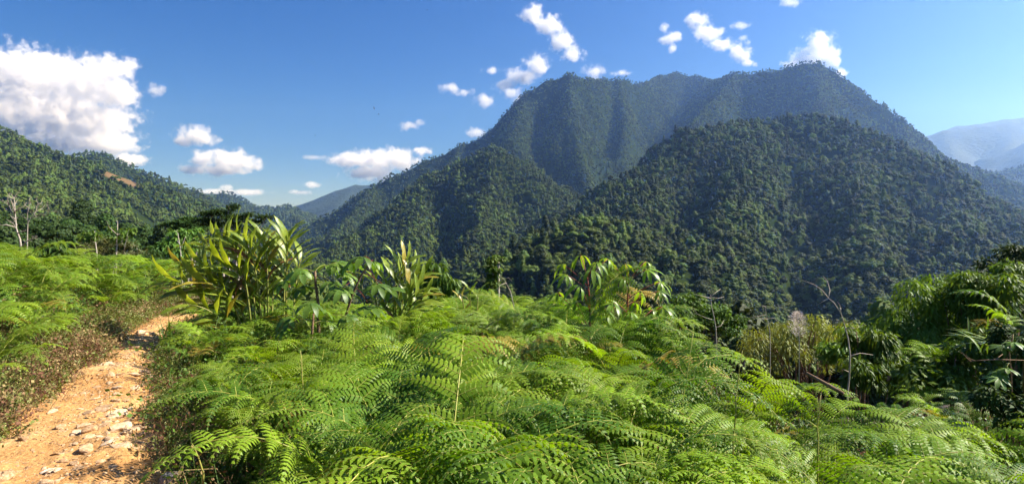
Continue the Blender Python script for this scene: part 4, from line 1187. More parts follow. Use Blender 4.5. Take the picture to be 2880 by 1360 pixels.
# --- giant bamboo down the slope
def bamboo():
    Y = 42
    rng = np.random.default_rng(17)
    x, y = xy(2270, Y); f = np.array([x, y, gz(x, y)])
    e = empty('bamboo_clump', tuple(f)); tag(e, 'yellowish giant bamboo clump with drooping plumes down the slope', 'bamboo')
    for k in range(30):
        u = rng.uniform(2110, 2420); tv = 885 + abs(u - 2265) * 0.22 + rng.uniform(0, 70); dy = rng.uniform(-3.5, 3.5)
        top = np.array(P(u, tv, Y + dy))
        bend = top * [0.6, 0.6, 0.6] + f * [0.4, 0.4, 0.4]; bend[2] = top[2] + 0.6
        mb = MB(); foot = f + [rng.uniform(-1, 1), rng.uniform(-1, 1), -0.2]
        mb.tube([Vector(p) - Vector(f) for p in bez(foot, bend, top, 7)], list(np.linspace(0.07, 0.02, 7)), 5)
        c = mb.build('culm', brown_mat, e)
        lobes = [(tuple(top + [rng.normal() * .25, rng.normal() * .25, -0.1]), (0.9, 0.9, 0.55)), (tuple(top + [rng.normal() * .7, -0.4, -0.7]), (0.6, 0.6, 0.5)), (tuple(top + [rng.normal() * .8, -0.5, -1.4]), (0.4, 0.4, 0.45))]
        V, Fs = leaf_cloud(rng, lobes, 300, 0.34, 0.085, 0.7, 0.3, 0.3)
        link('plume', np_mesh('plume', V - f, Fs, False), bamboo_mat, c)
bamboo()

# --- single trees down the slope behind the thicket
def tree_thing(name, label, loc, h, kind, seed, mat, flakes=1500, fs=0.35, group=None, sq=1.0):
    rng = np.random.default_rng(seed)
    e = empty(name, loc, rng.uniform(0, 6.28), h); tag(e, label, 'tree', group)
    V, Fs = crown_geo(rng, tree_lobes(rng, kind), flakes, fs, core_scale=0.80)
    V = V * [1, 1, sq]
    link('crown', np_mesh('crown', V, Fs, False), mat, e)
    trunk_mb(rng, 8.5 * sq).build('trunk', bark_mat, e)
    return e
for k, (u, v, Y, s, kind, lab) in enumerate([
    (2500, 905, 60, 0.42, 'round', 'round green tree crown just right of the bamboo'), (2430, 900, 66, 0.36, 'low', 'small round tree touching the bamboo plumes'),
    (2560, 900, 75, 0.5, 'flat', 'spreading dark tree behind the right thicket'), (2090, 905, 58, 0.34, 'low', 'dark bush left of the bamboo clump'),
    (2010, 890, 70, 0.4, 'round', 'rounded dark tree behind the bare twigs'), (2640, 860, 85, 0.55, 'round', 'big dark tree crown above the right shrubs')]):
    x, y = xy(u, Y); ztop = P(u, v, Y)[2]
    tree_thing('valley_tree', lab, (x, y, ztop - 12.0 * s), s, kind, 300 + k, sh_dark if k % 2 else sh_mid, 2600, 0.34, 'trees just down the slope')
# dark wood beyond the left bank
wood = [(20, 640, 70, .62, 'round'), (-40, 625, 80, .7, 'column'), (85, 640, 90, .7, 'round'), (150, 640, 75, .55, 'flat'), (195, 620, 110, .8, 'round'), (245, 630, 95, .7, 'round'), (110, 665, 60, .42, 'low'), (215, 665, 70, .45, 'low'),
        (295, 640, 120, .75, 'column'), (340, 650, 100, .6, 'round'), (385, 660, 90, .5, 'low'), (420, 650, 130, .8, 'round'), (30, 690, 55, .40, 'low'), (60, 610, 130, .9, 'flat'), (170, 690, 55, .35, 'low'), (270, 672, 75, .42, 'round'), (455, 672, 100, .6, 'column'), (-10, 600, 150, 1.0, 'round'), (230, 606, 150, .9, 'column'), (130, 612, 140, .9, 'round'), (480, 665, 140, .8, 'round'), (360, 625, 170, .9, 'round')]
PLACE = ['under the dead white tree', 'left of the dead white tree', 'right of the dead tree', 'behind the coffee bush', 'among the tall crowns mid bank', 'above the coffee bush', 'low beside the dead trunk', 'low over the olive bush',
         'behind the white saplings', 'right of the white saplings', 'above the twiggy bush', 'far back by the slender tree', 'low at the frame edge', 'broad behind the dead tree', 'low above the fern bank', 'small behind the thin sapling', 'beside the slender tree', 'tallest at the frame edge', 'column-like in the back row', 'in the back row over the dead branches', 'beyond the slender tree', 'rearmost above the saplings']
for k, (u, v, Y, s, kind) in enumerate(wood):
    x, y = xy(u, Y); ztop = P(u, v, Y)[2]
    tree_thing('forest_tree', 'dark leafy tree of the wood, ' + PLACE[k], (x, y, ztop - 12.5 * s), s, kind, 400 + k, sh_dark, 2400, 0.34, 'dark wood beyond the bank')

# --- nearest trees of the forested spur, one by one
spur_mat = crown_mat
SPUR = []
for i, k in enumerate(KINDS):
    rng = np.random.default_rng(100 + i); lobs = tree_lobes(rng, k)
    V, Fs = crown_geo(rng, lobs, 800, 0.40, core_scale=0.9)
    me = np_mesh('crown', V, Fs, False); me.materials.append(spur_mat)
    tm = trunk_mb(rng, 8.0).mesh('trunk'); tm.materials.append(bark_mat)
    SPUR.append((me, tm))
SPUR_LAB = {'round': 'rounded rainforest tree low on the near dark spur', 'column': 'vine-draped column tree low on the near dark spur', 'flat': 'flat-crowned rainforest tree low on the near dark spur', 'low': 'low bushy rainforest tree low on the near dark spur'}
trng = np.random.default_rng(5)
for p in NEAR_TREES:
    i = int(trng.integers(len(SPUR))); s = trng.uniform(0.8, 1.3)
    e = empty('rainforest_tree', (p[0], p[1], p[2] - 1.5 * s), trng.uniform(0, 6.28), s)
    uu = HU + F * p[0] / p[1]
    tag(e, SPUR_LAB[KINDS[i]].replace('low on the near dark spur', 'at the spur foot ' + ('left of the cassava' if uu < 1500 else ('behind the cassava' if uu < 1900 else ('above the bare twigs' if uu < 2150 else ('above the bamboo' if uu < 2450 else 'above the right thicket'))))), 'tree', 'rainforest trees low on the near spur')
    link('crown', SPUR[i][0], None, e); link('trunk', SPUR[i][1], None, e)

# --- forest on the valley floor and the slope below the brow
n = 9000
vr = np.random.default_rng(81)
yy = vr.uniform(70, 700, n); xx = vr.uniform(-0.93, 0.93, n) * yy
u = HU + F * xx / yy
ok = np.where(u < 700, yy > 150, yy > 78)
xx, yy = xx[ok], yy[ok]; zz = ground_z(xx, yy)
ok = zz + 11 < CZ + yy * (HV - np.interp(HU + F * xx / yy, [0, 300, 500, 700, 1000, 2880], [620, 640, 700, 760, 800, 830])) / F
for m in (M_front, M_mid, M_left):
    x0, x1, y0, y1 = m.bounds; inb = (xx > x0) & (xx < x1) & (yy > y0) & (yy < y1)
    ok &= ~(inb & (m.z(xx, yy) > zz + 2))
pts = np.stack([xx, yy, zz - 1.5], -1)[ok]; n = len(pts)
o = scatter('forest', pts, np.stack([np.zeros(n), np.zeros(n), vr.uniform(0, 6.28, n)], -1), vr.uniform(0.7, 1.1, n), vr.integers(0, len(near_src), n), [q.copy() for q in near_src])
tag(o, 'rainforest filling the valley below the slope', 'forest', kind='stuff'); print('valley', n)
# ------------------------------------------------------------------ bare and dead wood, small things
def branch_tree(name, label, Y, mains, mat, rad, twigs=3, cat='tree', group=None, seed=0, foot_uv=None, leaf=None):
    """mains: polylines of photo pixels (first one is the trunk); twigs sprout near branch ends"""
    rng = np.random.default_rng(seed)
    f0 = foot_uv or mains[0][0]
    fx, fy, _ = P(*f0, Y); f = Vector((fx, fy, gz(fx, fy)))
    e = empty(name, f); tag(e, label, cat, group)
    ends = []
    for k, pl in enumerate(mains):
        dy = rng.uniform(-0.03, 0.03) * Y if k else 0
        m = len(pl)
        pts = [Vector(P(u, v, Y + dy * (q / max(1, m - 1)))) for q, (u, v) in enumerate(pl)]
        if k == 0: pts = [Vector((pts[0].x, pts[0].y, f.z - 0.1))] + pts
        r0 = rad if k == 0 else rad * 0.5
        mb = MB(); mb.tube([p - f for p in pts], list(np.linspace(r0, r0 * 0.32, len(pts))), 6)
        part = mb.build('trunk' if k == 0 else 'branch', mat, e)
        tw = MB(); has = False
        L0 = (pts[-1] - pts[0]).length
        for q in range(1, len(pts)):
            for _ in range(twigs if q > len(pts) // 2 or k else 0):
                d = (pts[q] - pts[q - 1]).normalized() + Vector(rng.normal(size=3)) * 0.75 + Vector((0, 0, 0.35))
                d.normalize(); ln = L0 * rng.uniform(0.06, 0.2) * (1 if k else 0.6)
                a = pts[q] * 0.7 + pts[q - 1] * 0.3 if rng.random() < .5 else pts[q]
                b = a + d * ln * 0.5 + Vector(rng.normal(size=3)) * ln * 0.1; c = a + d * ln + Vector(rng.normal(size=3)) * ln * 0.18
                tw.tube([a - f, b - f, c - f], [r0 * 0.26, r0 * 0.18, r0 * 0.08], 4, cap=False); has = True; ends.append(c)
                d2 = d + Vector(rng.normal(size=3)) * 0.7; d2.normalize()
                tw.tube([b - f, b + d2 * ln * 0.5 - f], [r0 * 0.15, r0 * 0.06], 3, cap=False); ends.append(b + d2 * ln * 0.5)
        if has: tw.build('twig', mat, part)
    if leaf:
        mt, n, L, W, r = leaf
        V, Fs = leaf_cloud(rng, [(tuple(p), (r, r, r * .7)) for p in ([Vector(P(*q, Y)) for q in leaf_spots.get(label, [])] or ends)], n, L, W, 0.6, 0.3, 0.2)
        link('foliage', np_mesh('foliage', V - np.array(f), Fs, False), mt, e)
    return e
leaf_spots = {}
branch_tree('dead_tree', 'bare pale dead tree at the edge of the fern bank', 30, [
    [(60, 740), (60, 715), (59, 698), (56, 672), (49, 653), (45, 640), (44, 619), (42, 598), (41, 575), (39, 556)],
    [(41, 620), (31, 592), (26, 578), (19, 570), (4, 565)], [(26, 578), (21, 562), (22, 550)], [(43, 600), (36, 580), (30, 560)],
    [(44, 640), (32, 635), (18, 632), (-6, 634)], [(63, 692), (70, 681), (80, 676), (90, 671), (101, 669)], [(44, 593), (56, 586), (66, 581), (74, 570)], [(49, 655), (60, 652), (72, 648)]], dead_mat, 0.065, 4, seed=3)
branch_tree('dead_tree', 'bare white dead crown with curled branches beside the pale dead tree', 34, [
    [(76, 730), (77, 660), (78, 633), (79, 622), (88, 612), (97, 605)],
    [(97, 605), (103, 609), (118, 603), (136, 596), (154, 595)], [(97, 605), (96, 600), (102, 593), (104, 580), (108, 572), (101, 560)], [(78, 633), (77, 602), (81, 585), (85, 572), (82, 560)],
    [(136, 596), (137, 586), (132, 574), (134, 566)], [(102, 593), (116, 588), (124, 580)], [(81, 585), (72, 578), (68, 570)], [(104, 580), (116, 570), (120, 560)], [(79, 596), (90, 592), (96, 586)]], dead_mat, 0.035, 5, seed=4)
leaf_spots['white-stemmed sapling with a few pale leaves'] = [(240, 657), (235, 668), (252, 663), (264, 650), (266, 658), (261, 662)]
branch_tree('white_sapling', 'white-stemmed sapling with a few pale leaves', 17, [[(273, 735), (272, 710), (269, 685), (267, 660), (266, 650)], [(268, 683), (257, 678), (248, 670), (241, 660)]], twig_mat, 0.024, 0, seed=5, leaf=(sh_bright, 70, 0.16, 0.09, 0.14), group='white-stemmed saplings behind the bank')
leaf_spots['forked white sapling with leaves at its tips'] = [(358, 648), (366, 645), (352, 652), (316, 640), (332, 672), (328, 665), (362, 655)]
branch_tree('white_sapling', 'forked white sapling with leaves at its tips', 18, [[(326, 730), (328, 700), (328, 675), (330, 658), (331, 628)], [(330, 660), (315, 646), (305, 636), (303, 626)], [(331, 662), (345, 656), (356, 650)], [(347, 715), (351, 690), (357, 668), (359, 655)], [(327, 695), (338, 680), (346, 675)]], twig_mat, 0.024, 1, seed=6, leaf=(sh_bright, 110, 0.15, 0.09, 0.15), group='white-stemmed saplings behind the bank')
branch_tree('thin_sapling', 'thin brown sapling rising behind the path bend', 15, [[(511, 880), (512, 800), (510, 730), (506, 690), (500, 655)], [(508, 700), (516, 680), (522, 665)], [(507, 690), (498, 675)]], dead_mat, 0.022, 1, seed=7)
# bare twigs over the right brow
branch_tree('bare_twig', 'tallest bare twig arching up beside the low shrub', 6.6, [
    [(2383, 1110), (2388, 1060), (2391, 1000), (2385, 950), (2373, 905), (2364, 878), (2345, 850), (2330, 838)], [(2330, 838), (2312, 815), (2290, 800), (2255, 787)], [(2330, 838), (2334, 815), (2327, 790), (2315, 776)], [(2364, 878), (2362, 858), (2355, 848)], [(2330, 838), (2310, 850), (2296, 858)],
    [(2390, 1000), (2420, 992), (2455, 997)], [(2378, 925), (2395, 922), (2408, 922)], [(2364, 865), (2362, 880)], [(2388, 1045), (2372, 1038)]], twig_mat, 0.011, 0, 'twig', 'bare twigs on the brow', 8)
branch_tree('bare_twig', 'forked bare twig left of the reed plume', 7.4, [
    [(2015, 960), (2013, 920), (2008, 890), (2001, 860), (1999, 835), (1999, 828)], [(2001, 832), (2015, 820), (2027, 812)], [(1999, 838), (1975, 832), (1950, 826)], [(2009, 900), (1985, 893), (1960, 882), (1952, 866)], [(2014, 920), (2028, 915), (2036, 900)], [(1999, 835), (2020, 838), (2036, 834)]], twig_mat, 0.008, 0, 'twig', 'bare twigs on the brow', 9)
branch_tree('bare_twig', 'small grey twig just in front of the bamboo', 7.0, [
    [(2166, 960), (2165, 930), (2160, 905), (2155, 885), (2153, 865)], [(2160, 896), (2175, 893), (2190, 905), (2203, 922)], [(2160, 896), (2145, 895), (2130, 896)], [(2156, 884), (2110, 893), (2090, 890), (2070, 880)], [(2154, 862), (2140, 858)]], dead_mat, 0.006, 0, 'twig', 'bare twigs on the brow', 10)
branch_tree('bare_twig', 'curled grey twig beside the vine-wrapped stump', 10, [[(1445, 860), (1436, 820), (1418, 785), (1405, 776)], [(1425, 795), (1408, 800), (1400, 812)], [(1418, 785), (1430, 780), (1440, 790)]], dead_mat, 0.009, 0, 'twig', 'bare twigs on the brow', 11)
branch_tree('bare_branch', 'brown horizontal branch poking from the dim shrub', 4.9, [[(2880, 1012), (2800, 1010), (2720, 1015)], [(2730, 1015), (2718, 1005), (2705, 990)], [(2800, 1010), (2820, 995)]], brown_mat, 0.010, 1, 'branch', None, 12)
# fallen log in the ferns
lx = [Vector(P(2268, 1048, 5.0)), Vector(P(2330, 1075, 4.85)), Vector(P(2372, 1106, 4.75))]
mb = MB(); f = lx[1]; mb.tube([p - f for p in [lx[0].lerp(lx[2], t_) for t_ in (0, .3, .65, 1)]], [0.012, 0.015, 0.016, 0.014], 9)
lg = mb.build('log', brown_mat, None, loc=f); tag(lg, 'pale dry log lying across the bracken', 'log')

# reed plume
def plume():
    Y = 6.2; rng = np.random.default_rng(3)
    fx, fy, _ = P(2247, 990, Y); f = Vector((fx, fy, gz(fx, fy)))
    e = empty('reed', f); tag(e, 'feathery pale pink reed plume in front of the bamboo', 'reed')
    top = Vector(P(2243, 882, Y))
    mb = MB(); mb.tube([Vector((0, 0, -.05)), (Vector(P(2248, 960, Y)) - f), top - f], [0.006, 0.005, 0.002], 5)
    mb.build('stem', dead_mat, e)
    V, Fs = [], []
    for k in range(900):
        t = rng.random() ** 0.8
        a = Vector(P(2247 - 4 * t, 948 - 66 * t, Y)); w = (0.02 + 0.085 * math.sin(math.pi * min(1, (1 - t) * 0.8 + .05))) 
        d = Vector((rng.normal(), rng.normal(), rng.uniform(0.1, 1.4))).normalized()
        p = a + d * w * rng.uniform(0.3, 1.0); l = rng.uniform(0.012, 0.03)
        s = d.orthogonal().normalized() * 0.0022; b = len(V)
        V += [p - f - s, p - f + s, p + d * l - f]; Fs.append((b, b + 1, b + 2))
        if k % 9 == 0:
            s2 = s * 0.5; b = len(V); V += [a - f - s2, a - f + s2, p - f]; Fs.append((b, b + 1, b + 2))
    link('plume', np_mesh('plume', V, Fs, False), leaf_mat('reed_plume', (0.42, 0.32, 0.26), (0.58, 0.46, 0.40), trans=0.4, tcol=(1, .95, .9)), e)
plume()

# weathered stump on the path's edge
sx, sy = from_px(478, 1310, 0.05)
bm = bmesh.new(); srg = np.random.default_rng(9)
ring = []
for lv, (zz_, rr) in enumerate([(-0.05, .085), (0.03, .075), (0.10, .066), (0.135, .055)]):
    ring.append([bm.verts.new(((rr + srg.uniform(-.012, .012)) * math.cos(6.283 * k / 14), (rr * .8 + srg.uniform(-.012, .012)) * math.sin(6.283 * k / 14), zz_ + srg.uniform(-.015, .02))) for k in range(14)])
for a, b in zip(ring[:-1], ring[1:]):
    for k in range(14): bm.faces.new((a[k], a[(k + 1) % 14], b[(k + 1) % 14], b[k]))
bm.faces.new(ring[-1])
me = bpy.data.meshes.new('stump'); bm.to_mesh(me); bm.free()
o = link('stump', me, dead_mat, None, (sx, sy, gz(sx, sy))); tag(o, 'small weathered stump at the bottom of the shaded verge', 'stump')
bxx, byy = from_px(455, 1345, 0.0)
put_rock(bxx, byy, 0.19, ROCKS[3], 'smooth rounded earth boulder at the foot of the stump', 'stones on the dirt path', 0.4, 0.5)
# dry stick on the path
p1, p2 = from_px(112, 1352), from_px(148, 1338)
mb = MB(); mb.tube([(p1[0], p1[1], .05), (0.5 * (p1[0] + p2[0]), 0.5 * (p1[1] + p2[1]), .055), (p2[0], p2[1], .05)], [.008, .009, .006], 6)
o = mb.build('stick', twig_mat); tag(o, 'short pale stick on the dirt at the bottom of the path', 'stick')

# withered brown fern by the twig
for q, (u, v, Y, lab) in enumerate([(2420, 1120, 6.0, 'withered brown bracken clump below the tall twig'), (2455, 1120, 6.1, 'second withered bracken drooping beside the first'), (1460, 1040, 5.8, 'rusty dead bracken in a gap of the green mass'), (1010, 985, 7.4, 'reddish dying bracken below the lobed leaves')]):
    x, y = xy(u, Y); e = empty('dead_fern', (x, y, gz(x, y)), 0, 0.62); tag(e, lab, 'fern')
    for k in range(5):
        fm = FRONDS[k][0].copy(); fm.materials.clear(); fm.materials.append(dry_fern_mat)
        sm = FRONDS[k][1].copy(); sm.materials.clear(); sm.materials.append(dry_fern_mat)
        fr = link('frond', fm, None, e, (0, 0, 0), (0.2, 0.35, k * 1.3), (0.9, 0.9, 0.8)); link('stem', sm, None, fr)

# bare bracken stalks standing above the mass
yel_mat = leaf_mat('pale_stalk', (0.26, 0.26, 0.05), (0.40, 0.36, 0.09), trans=0.1, noise_scale=4)
for q, (Y, pl, kids, lab) in enumerate([
    (3.6, [(2300, 1300), (2301, 1230), (2298, 1200), (2304, 1160), (2308, 1110)], [[(2298, 1200), (2285, 1190), (2270, 1180)], [(2298, 1198), (2300, 1140), (2299, 1115)]], 'yellow forked fern stalk standing in the right bracken'),
    (3.2, [(1452, 1350), (1445, 1310), (1436, 1280), (1428, 1250)], [[(1436, 1280), (1440, 1262), (1446, 1250)], [(1436, 1280), (1428, 1268), (1418, 1262)]], 'thick green fern stalk at the bottom of the mass'),
    (3.9, [(2062, 1230), (2068, 1180), (2070, 1120), (2080, 1030), (2088, 985)], [], 'tall straight fern stalk left of the forked yellow one'),
    (4.6, [(1920, 1130), (1925, 1090), (1932, 1060), (1940, 1000), (1950, 935)], [[(1932, 1060), (1960, 1030), (1990, 1000)], [(1932, 1062), (1915, 1040), (1905, 1000), (1890, 960)], [(1950, 935), (1935, 925), (1915, 922)]], 'branching green stalk above the bright fern mound'),
    (4.4, [(860, 1240), (858, 1160), (850, 1060), (848, 1010), (845, 985)], [], 'slender dark stalk rising in front of the lobed leaves'),
    (3.3, [(572, 1330), (560, 1290), (550, 1265), (540, 1245)], [[(557, 1285), (570, 1270), (588, 1270)]], 'curled fern stalk at the shaded verge')]):
    branch_tree('fern_stalk', lab, Y, [pl] + kids, yel_mat, 0.006, 0, 'plant', 'bare fern stalks', 20 + q)

# grass blades: tuft by the path, reeds at the right edge
def tuft(name, label, u, v, Y, n, L, W, mat, lean=0.25, seed=0, cat='grass', spread=0.1, toward=None):
    rng = np.random.default_rng(seed); x, y = xy(u, Y); f = Vector((x, y, gz(x, y) if v is None else P(u, v, Y)[2]))
    e = empty(name, f); tag(e, label, cat)
    for k in range(n):
        V, Fs = blade(L * rng.uniform(.7, 1.1), W, 8, rng.uniform(.2, .9), 0, .3, .35, k)
        o = link('blade', np_mesh('blade', V, Fs), mat, e)
        a = rng.uniform(0, 6.28) if toward is None else toward + rng.normal(0, .5)
        d = Vector((math.cos(a) * lean, math.sin(a) * lean, 1)).normalized()
        aim(o, (rng.normal() * spread, rng.normal() * spread, -.02), d, Vector((-math.cos(a), -math.sin(a), .4)))
    return e
tuft('grass_tuft', 'upright dark grass tuft where the path narrows', 482, None, 8.6, 16, 0.62, 0.022, sh_mid, 0.16, 1, spread=.09)
reed_mat = leaf_mat('pale_reed_blade', (0.16, 0.24, 0.07), (0.30, 0.36, 0.16), trans=0.35, rough=0.3, spec=0.6, noise_scale=2)
tuft('reed_grass', 'long pale grass blades arching out at the frame edge', 2860, 985, 6.0, 11, 0.62, 0.03, reed_mat, 1.5, 2, 'grass', .05, math.pi * 0.95)
tuft('reed_grass', 'broad grass blade shoot standing in the right thicket', 2765, 990, 6.4, 6, 0.55, 0.028, sh_bright, 0.4, 3, 'grass', .04)
# ferns standing up out of the thicket
for q, (u, v, Y, az, lab) in enumerate([(2640, 915, 7.6, 2.4, 'arching fern highest over the right thicket'), (2690, 900, 7.6, 0.2, 'fern with ladder fronds in the right thicket'), (2660, 1050, 6.6, 2.8, 'fern drooping left in the middle of the thicket'), (2760, 1080, 5.6, 2.6, 'fern hanging before the brown branch'), (2858, 800, 7.4, 2.5, 'pale sunlit fern at the right frame edge'), (2840, 1180, 4.6, 0.5, 'shaded fern under the dim tangled shrub')]):
    p = P(u, v, Y); e = fern_plant((p[0], p[1], p[2] - 0.75), 4, 0.72, frng, lab, 'ferns in the right thicket', az=az)
# big-lobed creeper leaves at the right edge
palm_plant('creeper', 'bright broad-lobed creeper leaves at the right edge', 'vine', None, 5.0, [(2846, 1120), (2844, 1050), (2838, 985), (2850, 940)], [(2818, 972, -.05, .9, 3.0), (2850, 962, -.1, 1.0, -1.2), (2815, 1045, -.1, .5, 3.2), (2832, 1035, -.1, .6, -1.5), (2808, 1062, -.15, .4, 3.4)], CEC, brown_mat, cane_mat, rad=(.006, .004), scale=(.28, .4))

# ------------------------------------------------------------------ dry undergrowth along the path
dry_mat = leaf_mat('dry_undergrowth', (0.15, 0.085, 0.04), (0.29, 0.185, 0.09), trans=0.2, tcol=(1.1, 1, .8), rough=0.8, spec=0.1, noise_scale=4, vary=0.45, hue=0.03)
weed_mat = leaf_mat('path_weed', (0.09, 0.12, 0.02), (0.20, 0.21, 0.05), trans=0.3, noise_scale=4, vary=0.4, hue=0.03)
def tangle(seed, n, h, leafy):
    rng = np.random.default_rng(seed); mb = MB()
    for k in range(n):
        a = Vector((rng.normal() * .16, rng.normal() * .16, 0)); d = Vector((rng.normal() * .8, rng.normal() * .8, rng.uniform(.4, 1.3))).normalized()
        ln = h * rng.uniform(.5, 1.1); b = a + d * ln * .6; c = b + (d + Vector(rng.normal(size=3)) * .9).normalized() * ln * .5
        mb.tube([a, b, c], [.0028, .002, .001], 3, cap=False)
        for _ in range(leafy):
            p = a.lerp(c, rng.uniform(.2, 1)) + Vector(rng.normal(size=3)) * .02
            t = Vector(rng.normal(size=3)).normalized() * rng.uniform(.014, .034); s = t.orthogonal() * .36
            mb.add([p, p + t * .5 + s, p + t, p + t * .5 - s], [(0, 1, 2, 3)])
    return mb.mesh('tangle', False)
urng = np.random.default_rng(41)
dsrc = [source('dry_tangle.%03d' % q, tangle(800 + q, 26, .26, 5), dry_mat) for q in range(3)] + [source('weed_tangle.%03d' % q, tangle(810 + q, 22, .2, 8), weed_mat) for q in range(3)]
pts, idx, scl = [], [], []
for k in range(2600):
    y = urng.uniform(2.6, 14); pc_ = np.interp(y, PATH_Y, PATH_X); ph_ = np.interp(y, PATH_Y, PATH_H)
    if urng.random() < 0.72:
        off = -ph_ - 0.22 - abs(urng.normal(0, 0.38)) + 0.06 * vnoise(np.array([y * 2.2]), np.array([3.3]), 8)[0] * 2
    else:
        off = ph_ + 0.18 + abs(urng.normal(0, 0.30))
    x = pc_ + off
    if abs(x / y) > 1.0: continue
    pts.append((x, y, gz(x, y) - 0.01))
    far_off = -off - ph_
    dry = urng.random() < (0.6 if 0 < far_off < 0.5 and y < 9 else 0.15)
    idx.append(int(urng.integers(0, 3)) + (0 if dry else 3)); scl.append(urng.uniform(.6, 1.25) * (1.0 if off < 0 else .7))
n = len(pts)
o = scatter('undergrowth', pts, np.stack([np.zeros(n), np.zeros(n), urng.uniform(0, 6.28, n)], -1), np.array(scl), idx, dsrc)
tag(o, 'dry brown undergrowth and weeds along the edges of the dirt path', 'undergrowth', kind='stuff')
# low leafy cover under the bracken
lsrc = [source('ground_cover.%03d' % q, tangle(820 + q, 20, .34, 9), sh_mid) for q in range(3)] + [source('ground_cover_dry', tangle(830, 26, .3, 4), dry_mat)]
pts = []
for k in range(4200):
    y = urng.uniform(1.8, 15); x = urng.uniform(-0.95, 0.95) * y
    dd = x - np.interp(y, PATH_Y, PATH_X); ph_ = np.interp(y, PATH_Y, PATH_H)
    if -ph_ - 0.9 < dd < ph_ + 0.45: continue
    pts.append((x, y, gz(x, y) - .01))
n = len(pts)
o = scatter('ground_cover', pts, np.stack([np.zeros(n), np.zeros(n), urng.uniform(0, 6.28, n)], -1), urng.uniform(.8, 1.6, n), np.where(urng.random(n) < .2, 3, urng.integers(0, 3, n)), lsrc)
tag(o, 'low leafy cover growing under the bracken', 'ground cover', kind='stuff')

# ------------------------------------------------------------------ birds
bird_mat = rough_mat('dark_feathers', [(0.3, (0.02, 0.018, 0.016)), (0.7, (0.05, 0.045, 0.04))], scale=6, bump=0)
def bird(label, u, v, Y, span, bank, yaw):
    c = P(u, v, Y); e = empty('bird', c, yaw); tag(e, label, 'bird', 'birds soaring over the valley')
    e.rotation_euler = (bank, 0.1, yaw)
    mb = MB(); s = span / 2
    mb.tube([(-.22 * s, 0, 0), (-.1 * s, 0, .01), (.1 * s, 0, .02), (.24 * s, 0, .02), (.32 * s, 0, .01)], [.02 * s, .07 * s, .09 * s, .05 * s, .015 * s], 7)
    mb.add([(-.2 * s, .02 * s, 0), (-.2 * s, -.02 * s, 0), (-.42 * s, -.08 * s, .01), (-.42 * s, .08 * s, .01)], [(0, 1, 2, 3)])
    body = mb.build('body', bird_mat, e)
    for sd in (-1, 1):
        w = MB(); w.add([(.14 * s, sd * .05 * s, .03 * s), (-.12 * s, sd * .05 * s, .03 * s), (-.14 * s, sd * .5 * s, .12 * s), (.12 * s, sd * .5 * s, .12 * s), (-.06 * s, sd * .95 * s, .22 * s), (.04 * s, sd * 1.0 * s, .22 * s), (0, sd * .3 * s, .05 * s)], [(0, 1, 2, 3), (3, 2, 4, 5)])
        w.build('wing', bird_mat, e)
bird('dark bird banking, upper of the soaring pair', 1052, 305, 160, 1.3, 0.9, 0.6)
bird('dark bird gliding, lower of the soaring pair', 1065, 322, 160, 1.3, 0.35, 0.3)
bird('lone far bird low over the valley', 886, 381, 220, 1.5, 0.2, 0.1)
bird('single bird near the top edge of the sky', 1201, 29, 200, 1.5, 0.3, 0.5)
